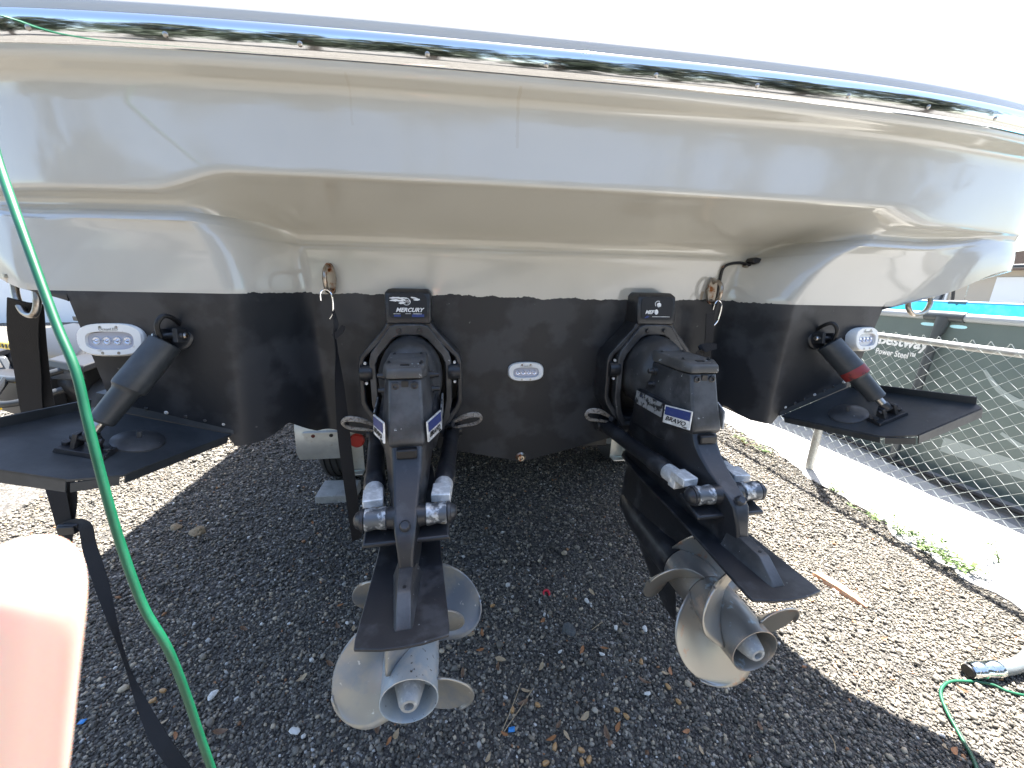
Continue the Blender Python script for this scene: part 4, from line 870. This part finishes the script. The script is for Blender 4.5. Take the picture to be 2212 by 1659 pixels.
# ------------------------------------------------------------------ house and patio things beyond the pool
hs = tag(empty('house', (20.0, 10.5, 0)), 'beige single-storey house beyond the pool', 'house')
M_wall = mat('stucco_beige', (.46, .40, .32), .9, bump=(50, .3)); M_roof = mat('shingle_brown', (.12, .085, .065), .9, noise=(30, (.17, .12, .09), .4, .6))
b = MB(); b.box((3, 0, 1.15), (6, 13, 2.3)); b.build('wall', M_wall, hs)
b = MB(); b.prism([(-7, 2.3), (7, 2.3), (7, 2.4), (0, 3.0), (-7, 2.4)], -.5, 6.5); b.build('roof', M_roof, hs)
for y in (-4.2, -1.6, 3.4):
    wf = MB().frame([(-.6, .9), (.6, .9), (.6, 2.1), (-.6, 2.1)], [(-.53, .97), (.53, .97), (.53, 2.03), (-.53, 2.03)], 0, .06); wf.v = [(-.05+q[1], y+q[0], q[2]) for q in wf.v]; wo = wf.build('window', M_white, hs)
    MB().add([(-.02, y-.53, .97), (-.02, y+.53, .97), (-.02, y+.53, 2.03), (-.02, y-.53, 2.03)], [(0, 1, 2, 3)]).build('pane', M_glass, wo)
dr = MB().box((-.03, 1.0, 1.03), (.06, .92, 2.06)).build('door', M_white, hs, bevel=.005); MB().cyl((-.06, .64, 1.0), (-.12, .64, 1.0), .025).build('handle', M_steel, dr)
fr_ = tag(empty('patio_swing', (10.2, 5.9, 0)), 'dark patio swing frame in front of the beige house', 'swing')
for y in (-1, 1):
    for s in (-.5, .5): MB().tube([(s, y, 0), (0, y, 2.0)], .03, 8, smooth=False).build('leg', M_utvd, fr_)
MB().tube([(0, -1.1, 2.0), (0, 1.1, 2.0)], .035, 8, smooth=False).build('cross_bar', M_utvd, fr_)
b = MB(); b.box((0, 0, .5), (.5, 1.5, .1)); b.build('seat', M_utvd, fr_, bevel=.02); b = MB(); b.box((.25, 0, .85), (.08, 1.5, .6)); b.build('backrest', M_utvd, fr_, bevel=.02)
for y in (-.7, .7): MB().tube([(0, y, .55), (0, y, 2.0)], .008, 6, smooth=False).build('chain', M_steel, fr_)

# ------------------------------------------------------------------ side-by-side buggy on the far left
UV = tag(empty('off_road_buggy', (-3.95, 3.85, 0), R(-30)), 'grey off-road buggy with tube bumper and yellow light bars parked past the strap', 'buggy')
# local: x across (front seen from -y), y back
b = MB(); b.loft([[(-.62*k, y, z), (.62*k, y, z), (.66*k, y2, z), (-.66*k, y2, z)] for k, y, y2, z in ((1, .1, 2.3, .42), (1, .0, 2.3, .62), (.96, .06, 2.3, .82), (.9, .25, 2.3, .98), (.82, .7, 2.3, 1.06))]); b.build('body', M_utv, UV, bevel=.03, seg=3)
for sx in (-1, 1):
    b = MB(); b.loft([[(sx*x0, y, z), (sx*x1, y+.03, z-.02), (sx*x1, y+.75, z2-.02), (sx*x0, y+.75, z2)] for x0, x1, y, z, z2 in ((.42, .86, -.02, .78, .98), (.42, .86, 0, .84, 1.03))]); b.build('front_fender', M_utv, UV, bevel=.01)
    b = MB(); b.loft([[(sx*.30, y, z), (sx*.74, y+.06, z+.03), (sx*.74, y+.06, z+.15), (sx*.36, y, z+.13)] for y, z in ((-.03, .66), (.02, .66))]); b.build('headlight', mat('headlight_grey', (.08, .085, .09), .15), UV, bevel=.01)
    for y in (.38, 2.1):
        c = Vector((sx*.74, y, .36)); b = MB(); b.lathe(c-Vector((.15, 0, 0)), c+Vector((.15, 0, 0)), [(0, .20), (.05, .30), (.15, .345), (.3, .36), (.7, .36), (.85, .345), (.95, .30), (1, .20)], 30); ty_ = b.build('tyre', M_tyre, UV)
        MB().lathe(c-Vector((.14, 0, 0)), c+Vector((.14, 0, 0)), [(0, .19), (.5, .16), (1, .19)], 20).build('rim', M_utvd, ty_)
    MB().tube([(sx*.60, .72, 1.06), (sx*.56, 1.10, 1.46), (sx*.54, 1.35, 1.58), (sx*.54, 2.2, 1.56), (sx*.6, 2.35, .95)], .028, 10).build('cage_tube', M_utvtube, UV)
for y, z in ((1.28, 1.55), (2.2, 1.56)): MB().tube([(-.55, y, z), (.55, y, z)], .026, 10, smooth=False).build('cage_bar', M_utvtube, UV)
b = MB(); b.add([(-.56, .74, 1.06), (.56, .74, 1.06), (.52, 1.12, 1.44), (-.52, 1.12, 1.44), (-.56, .75, 1.055), (.56, .75, 1.055), (.52, 1.13, 1.435), (-.52, 1.13, 1.435)], [(0, 1, 2, 3), (7, 6, 5, 4), (0, 4, 5, 1), (1, 5, 6, 2), (2, 6, 7, 3), (3, 7, 4, 0)]); b.build('windscreen', M_glass, UV)
b = MB(); b.box((0, .66, 1.075), (1.16, .16, .05)); b.build('cowl', M_utvd, UV, bevel=.01)
for (z, y, w_) in ((.93, -.06, .56), (.50, -.30, .62)):
    lb = MB().box((0, y, z), (w_, .05, .055)).build('light_bar', M_amber, UV, bevel=.004)
    for k in range(9): MB().lathe((-w_*.44+k*w_*.11, y-.026, z), (-w_*.44+k*w_*.11, y-.03, z), [(0, .018), (1, .014)], 8).build('lamp_dot', M_utvd, lb)
for (z, y, hw) in ((.72, -.22, .60), (.56, -.34, .66), (.40, -.33, .60)):
    MB().tube([(-hw, y+.30, z+.06), (-hw*.85, y+.08, z), (-hw*.5, y, z-.01), (hw*.5, y, z-.01), (hw*.85, y+.08, z), (hw, y+.30, z+.06)], .027, 10).build('bumper_tube', M_utvtube, UV)
for sx in (-1, 1): MB().tube([(sx*.36, -.22, .72), (sx*.40, -.34, .56), (sx*.34, -.33, .40)], .024, 8).build('bumper_upright', M_utvtube, UV)
b = MB(); b.box((0, -.05, .52), (.9, .2, .34)); b.build('grille', M_utvd, UV, bevel=.02)
for sx in (-.3, .3): MB().tube([(sx-.03, -.36, .46), (sx-.035, -.39, .40), (sx, -.40, .36), (sx+.035, -.39, .40), (sx+.03, -.36, .46)], .012, 8).build('shackle', M_red, UV)
b = MB(); b.box((0, -.34, .30), (.24, .08, .10)); b.build('winch', M_galv, UV, bevel=.008)
# white vehicle and shed far left
sd = tag(empty('white_shed', (-13, 17, 0), R(10)), 'long white metal shed in the background past the buggy', 'shed')
M_shed = mat('white_sheet', (.75, .76, .76), .6); b = MB(); b.box((0, 0, 1.1), (14, 5, 2.2)); b.build('wall', M_shed, sd)
b = MB(); b.prism([(-2.8, 2.2), (2.8, 2.2), (0, 3.2)], -7.2, 7.2); b.build('roof', mat('blue_grey_roof', (.30, .36, .40), .5), sd)
MB().box((2, -2.53, .95), (2.6, .06, 1.9)).build('roller_door', M_galv, sd)

# ------------------------------------------------------------------ things on the gravel
st = MB(); a, c = at(1760, 1236, Z=.02), at(1874, 1308, Z=.02); d = (c-a); st.loft([[a+d*t+Vector((0, 0, h-.02))+Vector((s*k, 0, 0)) for s, h in ((-1, .003), (1, .003), (.9, h1), (-.7, h1*.92))] for t, k, h1 in ((0, .016, .020), (.06, .025, .030), (.5, .027, .034), (.8, .02, .028), (1, .006, .012))])
tag(st.build('wood_stake', M_wood, bevel=.002), 'reddish split wood stake lying on sunlit gravel', 'stake')
t0 = at(2092, 1450, Z=.03); tb = tag(empty('grey_tube', (t0.x, t0.y, 0)), 'bent grey tube with a shiny metal end sleeve lying on gravel', 'tube')
q = lambda p: (p[0]-t0.x, p[1]-t0.y, p[2])
pth = [Vector((.10, -.012, .036)), Vector((.18, -.014, .036)), Vector((.28, -.005, .042)), Vector((.40, .03, .075)), Vector((.52, .09, .14)), Vector((.66, .16, .16)), Vector((.85, .22, .09)), Vector((1.0, .26, .036))]
MB().tube(pth, .026, 14).build('tube', M_tube, tb)
slv = MB().lathe((0, 0, .033), (.13, -.012, .036), [(0, .026), (.04, .031), (.3, .031), (.34, .033), (.42, .031), (.8, .031), (.84, .033), (1, .030)], 20).build('end_sleeve', M_chrome, tb); MB().lathe((.004, 0, .033), (-.006, 0.001, .033), [(0, .026), (1, .022)], 18).build('end_plug', M_dark, tb)
rp = at(1180, 1282, Z=.008); b = MB(); b.tube([(-.014, -.012, .006), (-.012, .006, .009), (.0, .014, .010), (.012, .008, .010), (.014, -.008, .009), (.010, -.016, .008)], [.003, .005, .006, .007, .006, .004], 8); o = b.build('plastic_clip', mat('bright_red', (.55, .02, .04), .4)); o.location = (rp.x, rp.y, .004); tag(o, 'small bright red plastic hook on dark gravel', 'clip')
def rockm(r, seed, sq=(1, 1, .6)):
    bm = bmesh.new(); bmesh.ops.create_icosphere(bm, subdivisions=2, radius=1); rr = random.Random(seed); ph = [rr.uniform(0, 6) for _ in range(6)]
    for v in bm.verts:
        k = 1+.18*math.sin(3*v.co.x+ph[0])*math.cos(2.3*v.co.y+ph[1])+.14*math.sin(4*v.co.z+ph[2]+2*v.co.x)+rr.uniform(-.06, .06)
        v.co = Vector((v.co.x*r*sq[0]*k, v.co.y*r*sq[1]*k, v.co.z*r*sq[2]*k))
    me = bpy.data.meshes.new('rock'); bm.to_mesh(me); bm.free(); return me
M_rock = mat('dark_rock', (.085, .088, .085), .85, noise=(30, (.15, .15, .14), .5, .7), bump=(60, .5)); M_clod = mat('tan_clod', (.24, .18, .11), .95, noise=(40, (.33, .27, .18), .5, .7), bump=(80, .6))
for (x, y, r_, m, lb, nm) in ((1228, 1362, .032, M_rock, 'large dark stone on the shaded gravel', 'stone'), (380, 1142, .032, M_clod, 'dry tan clod on sunlit gravel by the shadow edge', 'clod'), (428, 1152, .045, M_clod, 'larger crumbling tan clod in the shadow edge', 'clod')):
    me = rockm(r_, int(x)); me.materials.append(m); o = bpy.data.objects.new(nm, me); col.objects.link(o); p = at(x, y, Z=0); o.location = (p.x, p.y, r_*.3); o.rotation_euler = (0, 0, x); tag(o, lb, nm)
# fallen leaves
def leafmesh(L, W, curl, seed):
    rr = random.Random(seed); vs = []; fs = []; n = 9
    for i in range(n):
        u = i/(n-1); w_ = W*math.sin(math.pi*u**.8)**.8*.5 if 0 < i < n-1 else .0006
        z = curl*(2*u-1)**2*L
        for v in (-1, 0, 1): vs.append(((u-.5)*L, v*w_+.05*L*math.sin(3*u), z+abs(v)*w_*curl*2.0))
    for i in range(n-1):
        for k in range(2): fs.append((i*3+k, i*3+k+1, (i+1)*3+k+1, (i+1)*3+k))
    return MB().add(vs, fs)
lm = [mat('leaf_orange', (.33, .14, .05), .6, noise=(40, (.22, .09, .03), .45, .65)), mat('leaf_tan', (.40, .30, .18), .65, noise=(40, (.30, .21, .12), .45, .65)), mat('leaf_brown', (.16, .09, .05), .65, noise=(40, (.24, .16, .09), .45, .65))]
lab = ['dry orange-brown leaf lying on the dark gravel', 'pale tan dry leaf lying on the dark gravel', 'dark brown curled leaf lying on the dark gravel']
LP = [(1855, 2490), (2330, 2335), (2462, 2458), (1900, 2492), (1972, 2600), (1960, 2630), (2135, 2445), (2130, 2630), (2535, 2690), (2640, 2645), (2620, 2655), (1820, 2655), (2380, 2555), (2070, 2725), (2200, 2860), (2170, 2910), (2230, 2900), (2390, 2890), (2435, 2865), (2300, 2825), (2060, 2770), (1985, 2890), (1925, 2990), (1330, 2470), (1340, 2385), (1390, 2480), (1300, 2620), (1890, 2560), (1850, 2500), (960, 2480), (690, 2900), (640, 2850), (1480, 2870), (1530, 2920), (1560, 2900), (870, 2890), (2700, 2880), (2760, 2960), (3480, 2520), (3760, 2960), (3720, 2945), (3790, 2720), (1230, 2060), (1190, 2670), (2990, 2870), (2290, 2560)]
lp_mesh = {}
for i, (x, y) in enumerate(LP):
    k = (i*7+3) % 3; v = i % 3
    if (k, v) not in lp_mesh: o = leafmesh(.052+.008*v, .021+.003*v, (.10, .18, .28)[v], i).build('fallen_leaf', lm[k]); lp_mesh[(k, v)] = o
    else: o = lp_mesh[(k, v)].copy(); col.objects.link(o)
    p = at(x*2212/4032, y*2212/4032, Z=.014); o.location = (p.x, p.y, .016); o.rotation_euler = (random.uniform(-.35, .35), random.uniform(-.35, .35), random.uniform(0, 6.28)); o.scale = [random.uniform(.5, .8)]*3
    tag(o, lab[k], 'leaf', 'dry leaves on the gravel')
# acorns
ac = None
for (x, y) in ((2118, 2777), (2430, 2797), (2465, 2820), (2290, 2955), (2320, 2990), (2290, 3000), (2185, 2940), (2525, 2605), (2630, 2703), (2670, 2762), (2018, 2795), (2150, 3005), (1940, 2385), (600, 2760), (640, 2720), (560, 2800), (585, 2840), (1620, 2180)):
    if ac is None: ac = MB().lathe((-.012, 0, 0), (.012, 0, 0), [(0, .0035), (.08, .0065), (.35, .0078), (.7, .0068), (.93, .003), (1, .0008)], 12).build('acorn', mat('acorn_tan', (.42, .24, .10), .35, noise=(50, (.28, .15, .06), .5, .7))); o = ac
    else: o = ac.copy(); col.objects.link(o)
    p = at(x*2212/4032, y*2212/4032, Z=.012); o.location = (p.x, p.y, .013); o.rotation_euler = (0, random.uniform(-.4, .4), random.uniform(0, 6.28)); tag(o, 'tan acorn lying among the dark gravel', 'acorn', 'acorns on the gravel')
# pine needles / twigs
for i, (x0, y0_, x1, y1_) in enumerate(((2050, 2690, 1970, 2895), (2100, 2710, 1985, 2880), (3270, 2895, 3290, 2960), (1690, 2530, 1720, 2560), (2330, 2480, 2370, 2450))):
    a, c = at(x0*.5486, y0_*.5486, Z=.014), at(x1*.5486, y1_*.5486, Z=.014); o = MB().tube([a, (a+c)/2+Vector((.004, 0, .004)), c], .0016, 5).build('dry_twig', lm[1]); tag(o, 'thin dry twig lying on the gravel', 'twig', 'dry twigs on the gravel')
for (x, y) in ((178, 1562), (2014*.5486, 2878*.5486)):
    p = at(x, y, Z=.01); b = MB(); b.add([(-.012, -.006, 0), (.010, -.009, .003), (.013, .006, .006), (-.009, .008, .002)], [(0, 1, 2, 3)]); o = b.build('plastic_scrap', mat('blue_plastic', (.03, .22, .55), .4)); so = o.modifiers.new('t', 'SOLIDIFY'); so.thickness = .001; o.location = (p.x, p.y, .014); tag(o, 'tiny blue plastic scrap on the dark gravel', 'scrap', 'blue scraps on the gravel')
for (x, y, s) in ((460, 1504, .02), (637, 1582, .022), (1268, 1300, .016), (1330, 1358, .014), (1393, 1360, .015), (1300, 1415, .011), (1398, 1500, .013), (1210, 1410, .010)):
    p = at(x, y, Z=.008); me = rockm(s, int(x), (1, .6, .3)); me.materials.append(mat('shell_white', (.62, .60, .55), .6)); o = bpy.data.objects.new('pale_shell', me); col.objects.link(o); o.location = (p.x, p.y, .014); o.rotation_euler = (.2, .1, x); tag(o, 'pale shell fragment lying on the dark gravel', 'shell', 'pale shells on the gravel')

# weeds along the kerb
M_weed = mat('weed_green', (.09, .16, .035), .6, noise=(30, (.14, .19, .05), .45, .65)); M_weedr = mat('weed_red', (.20, .08, .04), .6)
def weed(x, y, h, n, sp, lb):
    e = tag(empty('weed', (x, y, 0)), lb, 'weed', 'weeds along the kerb'); sb = MB(); lf = MB(); rr = random.Random(int(x*1000+y*77))
    for _ in range(n):
        a = rr.uniform(0, 6.28); d = Vector((math.cos(a), math.sin(a)*1.6, 0))*sp*rr.uniform(.2, 1); top = d+Vector((0, 0, h*rr.uniform(.4, 1))); m = d*.5+Vector((0, 0, h*.45)); P_ = [Vector((0, 0, 0)), m, top]
        sb.tube(P_, [.002, .0015, .0008], 4, sub=3)
        for k in range(9):
            t = .25+.75*k/8; c = P_[1]*(1-t)+P_[2]*t if t > .5 else P_[1]*t*2*.9
            b2 = rr.uniform(0, 6.28); u = Vector((math.cos(b2), math.sin(b2), rr.uniform(-.1, .6))).normalized(); w_ = u.cross(Vector((0, 0, 1))).normalized(); L = rr.uniform(.014, .032)
            lf.add([c, c+u*L*.5+w_*L*.24, c+u*L, c+u*L*.5-w_*L*.24], [(0, 1, 2, 3)])
    sb.build('stem', M_weed if rr.random() < .6 else M_weedr, e); lf.build('leaves', M_weed, e, flat=True)
for (px, py, h, n, sp, lb) in ((1610, 940, .10, 12, .12, 'bright green weed clump by the kerb under the trim tab with the red band'), (1650, 955, .07, 7, .1, 'low green weed by the kerb next to the bright green clump'), (1802, 1042, .08, 9, .09, 'small weed tuft by the fence post'), (1940, 1130, .13, 14, .16, 'leggy weed clump on the kerb edge beside the low sparse weed'), (1985, 1165, .12, 16, .16, 'densest leggy weed clump, in the middle of the kerb-edge weeds'), (2040, 1190, .10, 14, .14, 'leggy weed clump on the kerb edge between the densest and the smallest clump'), (2085, 1215, .09, 12, .10, 'smallest leggy weed clump, last of the kerb-edge weeds'), (2160, 1200, .20, 7, .10, 'tall thin weed sprouting on the kerb through the mesh'), (1890, 1100, .06, 8, .12, 'low sparse weed by the kerb between the post and the leggy weeds')):
    p = at(px, py+22, Z=0); weed(p.x, p.y, h, n, sp, lb)

# ------------------------------------------------------------------ gravel stones (one object, nobody could count it)
def gravel():
    ico = bmesh.new(); bmesh.ops.create_icosphere(ico, subdivisions=1, radius=1); iv = np.array([v.co[:] for v in ico.verts]); itf = np.array([[v.index for v in f.verts] for f in ico.faces]); ico.free()
    ov = np.array([(1, 0, 0), (-1, 0, 0), (0, 1, 0), (0, -1, 0), (0, 0, 1), (0, 0, -1)], float); of = np.array([(0, 2, 4), (2, 1, 4), (1, 3, 4), (3, 0, 4), (2, 0, 5), (1, 2, 5), (3, 1, 5), (0, 3, 5)])
    V_, F_, C_ = [], [], []; base = 0
    zones = [((-2.4, 2.55), (.40, 1.75), 104000, .0044, 'i'), ((-3.2, 2.7), (1.75, 3.3), 52000, .0066, 'o'), ((-5.5, 2.75), (3.3, 6.0), 30000, .011, 'o'), ((-2.0, 2.2), (.45, 1.9), 2200, .0078, 'i')]
    for (xa, xb), (ya, yb), n, sz, kind in zones:
        x = rng.uniform(xa, xb, n); y = rng.uniform(ya, yb, n)
        keep = x < 2.20+.165*y+np.abs(rng.normal(0, .05, len(x)))
        ang = np.arctan2(x+.323, y); keep &= (np.degrees(ang) < 80) & (np.degrees(ang) > -52)
        x, y = x[keep], y[keep]; n = len(x)
        v0, f0 = (iv, itf) if kind == 'i' else (ov, of)
        s = sz*np.exp(rng.normal(0, .36, n)); s = np.clip(s, sz*.4, sz*2.3)
        sq = np.stack([rng.uniform(.8, 1.35, n), rng.uniform(.65, 1.05, n), rng.uniform(.5, .85, n)], 1)*s[:, None]
        P = v0[None]*rng.uniform(.78, 1.18, (n, len(v0), 1))*sq[:, None, :]
        a, b_, c = rng.uniform(0, 6.28, n), rng.normal(0, .5, n), rng.normal(0, .5, n)
        ca, sa, cb, sb, cc, sc2 = np.cos(a), np.sin(a), np.cos(b_), np.sin(b_), np.cos(c), np.sin(c)
        X, Y, Z = P[..., 0], P[..., 1], P[..., 2]
        Y, Z = Y*cb[:, None]-Z*sb[:, None], Y*sb[:, None]+Z*cb[:, None]
        X, Z = X*cc[:, None]+Z*sc2[:, None], -X*sc2[:, None]+Z*cc[:, None]
        X, Y = X*ca[:, None]-Y*sa[:, None], X*sa[:, None]+Y*ca[:, None]
        zc = s*.35+rng.uniform(0, 1, n)**2*s*.6
        P = np.stack([X+x[:, None], Y+y[:, None], Z+zc[:, None]], -1)
        u = rng.uniform(0, 1, n); colr = np.empty((n, 3)); k = rng.uniform(.55, 1.5, n)[:, None]
        colr[:] = np.array([.100, .090, .074])*k
        m = u > .60; colr[m] = (np.array([.185, .165, .130])*k[m])
        m = u > .78; colr[m] = (np.array([.27, .235, .185])*k[m])
        m = u > .89; colr[m] = (np.array([.33, .27, .19])*k[m])
        m = u > .974; colr[m] = np.array([.46, .44, .40])*np.clip(k[m], .8, 1.3)
        m = u > .993; colr[m] = np.array([.30, .15, .07])*k[m]
        V_.append(P.reshape(-1, 3)); F_.append((f0[None]+(np.arange(n)*len(v0))[:, None, None]+base).reshape(-1, 3)); C_.append(np.repeat(colr, len(v0), 0)); base += n*len(v0)
    V_, F_, C_ = np.concatenate(V_), np.concatenate(F_), np.concatenate(C_)
    me = bpy.data.meshes.new('gravel'); me.vertices.add(len(V_)); me.vertices.foreach_set('co', V_.ravel().astype(np.float32))
    me.loops.add(F_.size); me.loops.foreach_set('vertex_index', F_.ravel().astype(np.int32)); me.polygons.add(len(F_)); me.polygons.foreach_set('loop_start', np.arange(0, F_.size, 3, dtype=np.int32)); me.polygons.foreach_set('loop_total', np.full(len(F_), 3, np.int32))
    at_ = me.color_attributes.new('col', 'FLOAT_COLOR', 'POINT'); at_.data.foreach_set('color', np.concatenate([C_, np.ones((len(C_), 1))], 1).ravel().astype(np.float32))
    me.update(); me.validate()
    m = bpy.data.materials.new('gravel_stones'); m.use_nodes = True; n_ = m.node_tree.nodes; l = m.node_tree.links; b = n_['Principled BSDF']; va = n_.new('ShaderNodeVertexColor'); va.layer_name = 'col'; l.new(va.outputs[0], b.inputs['Base Color']); b.inputs['Roughness'].default_value = .7
    me.materials.append(m); o = bpy.data.objects.new('gravel', me); col.objects.link(o); o['kind'] = 'stuff'; o['label'] = 'dark crushed gravel with pale pebbles covering the yard'; o['category'] = 'gravel'
gravel()

# ------------------------------------------------------------------ trees behind the viewer (seen mirrored in the chrome and gelcoat)
M_leaf = mat('oak_leaf', (.014, .022, .011), .6, noise=(3, (.022, .032, .014), .45, .6)); M_bark = mat('bark', (.10, .075, .055), .9, bump=(20, .6))
def tree(x, y, h, rx, seed, lb):
    e = tag(empty('oak_tree', (x, y, 0)), lb, 'tree', 'oak trees along the road side'); rr = np.random.default_rng(seed); t = MB(); t.tube([(0, 0, -.1), (.1, 0, h*.25), (-.05, .1, h*.5), (.1, 0, h*.8)], [.26, .2, .15, .05], 10)
    for k in range(7):
        a = k*.9+seed; t.tube([(0, 0, h*(.28+.05*k)), (math.cos(a)*rx*.4, math.sin(a)*rx*.4, h*(.45+.05*k)), (math.cos(a)*rx*.8, math.sin(a)*rx*.8, h*(.55+.05*k))], [.09, .06, .02], 6)
    t.build('trunk', M_bark, e)
    cl = rr.normal(0, 1, (40, 3)); cl /= np.linalg.norm(cl, axis=1)[:, None]; cl = cl*rr.uniform(.35, 1, (40, 1))*np.array([rx, rx, h*.42])+np.array([0, 0, h*.54])
    P = (cl[:, None]+rr.normal(0, .42, (40, 75, 3))).reshape(-1, 3); d1 = rr.normal(0, 1, P.shape); d1 /= np.linalg.norm(d1, axis=1)[:, None]; d2 = np.cross(d1, rr.normal(0, 1, P.shape)); d2 /= np.linalg.norm(d2, axis=1)[:, None]; s = rr.uniform(.14, .28, (len(P), 1))
    V_ = np.stack([P-d1*s, P+d2*s*.5, P+d1*s, P-d2*s*.5], 1).reshape(-1, 3); me = bpy.data.meshes.new('crown'); me.from_pydata(V_.tolist(), [], [(4*i, 4*i+1, 4*i+2, 4*i+3) for i in range(len(P))]); me.materials.append(M_leaf); o = bpy.data.objects.new('crown', me); col.objects.link(o); o.parent = e
for i, (x, y, h, rx) in enumerate(((-13, -7, 7.0, 3.0), (-9.5, -10.5, 8.0, 3.2), (-5.5, -12, 7.4, 3.1), (-1.8, -13, 8.2, 3.2), (2.2, -12.6, 7.2, 3.0), (6.0, -12, 8.0, 3.2), (10, -10.5, 7.4, 3.2), (13.5, -7.5, 8.4, 3.3))):
    tree(x, y, h, rx, 11+i, 'green oak tree across the yard, mirrored in the chrome rail')

# ------------------------------------------------------------------ hand at the lens edge
def hand():
    cw = lambda x, y, D: at(x, y, D=D)
    e = bpy.data.meshes.new('person'); vs, es, rd = [], [], []
    def add(p, r, par=None):
        vs.append(p); rd.append(r)
        if par is not None: es.append((par, len(vs)-1))
        return len(vs)-1
    D = .078
    base = cw(-150, 2350, .10); wrist = cw(-420, 3000, .12); elbow = cw(-900, 4600, .17)
    palm = add(base, .021); w_ = add(wrist, .024, palm); el_ = add(wrist.lerp(elbow, .8), .034, w_)
    # index finger up past the lens
    k = add(cw(-60, 2050, .092), .0125, palm); a = add(cw(10, 1690, .085), .0105, k); b = add(cw(40, 1430, .080), .0096, a); c = add(cw(58, 1290, D), .0094, b); c = add(cw(56, 1218, D), .0080, c); add(cw(52, 1160, D), .0042, c)
    # other fingers curled, thumb at the side of the palm
    for i, (dx, dl) in enumerate(((-250, .0), (-430, .1), (-590, .25))):
        k = add(cw(-60+dx, 2120+40*i, .096), .0115, palm); a = add(cw(-40+dx, 1900+80*i, .105), .0100, k); b = add(cw(-40+dx, 1880+90*i, .128), .0092, a); add(cw(-40+dx, 2000+90*i, .132), .0075, b)
    k = add(cw(60, 2420, .115), .0125, palm); a = add(cw(150, 2250, .132), .0110, k); add(cw(120, 2080, .142), .0085, a)
    e.from_pydata([tuple(v) for v in vs], es, []); o = bpy.data.objects.new('person', e); col.objects.link(o)
    sk = o.modifiers.new('skin', 'SKIN'); o.data.skin_vertices[0].data[0].use_root = True
    for i, r_ in enumerate(rd): o.data.skin_vertices[0].data[i].radius = (r_, r_)
    sk.use_smooth_shade = True; sb = o.modifiers.new('sub', 'SUBSURF'); sb.levels = 2; sb.render_levels = 2
    e.materials.append(M_skin); tag(o, 'bare hand of the person taking the picture, one finger raised at the lens', 'person')
_b = M_skin.node_tree.nodes['Principled BSDF']; _b.inputs['Subsurface Weight'].default_value = .6; _b.inputs['Subsurface Radius'].default_value = (1, .35, .2); _b.inputs['Subsurface Scale'].default_value = .012
hand()
scn.render.resolution_x = 1024; scn.render.resolution_y = 768
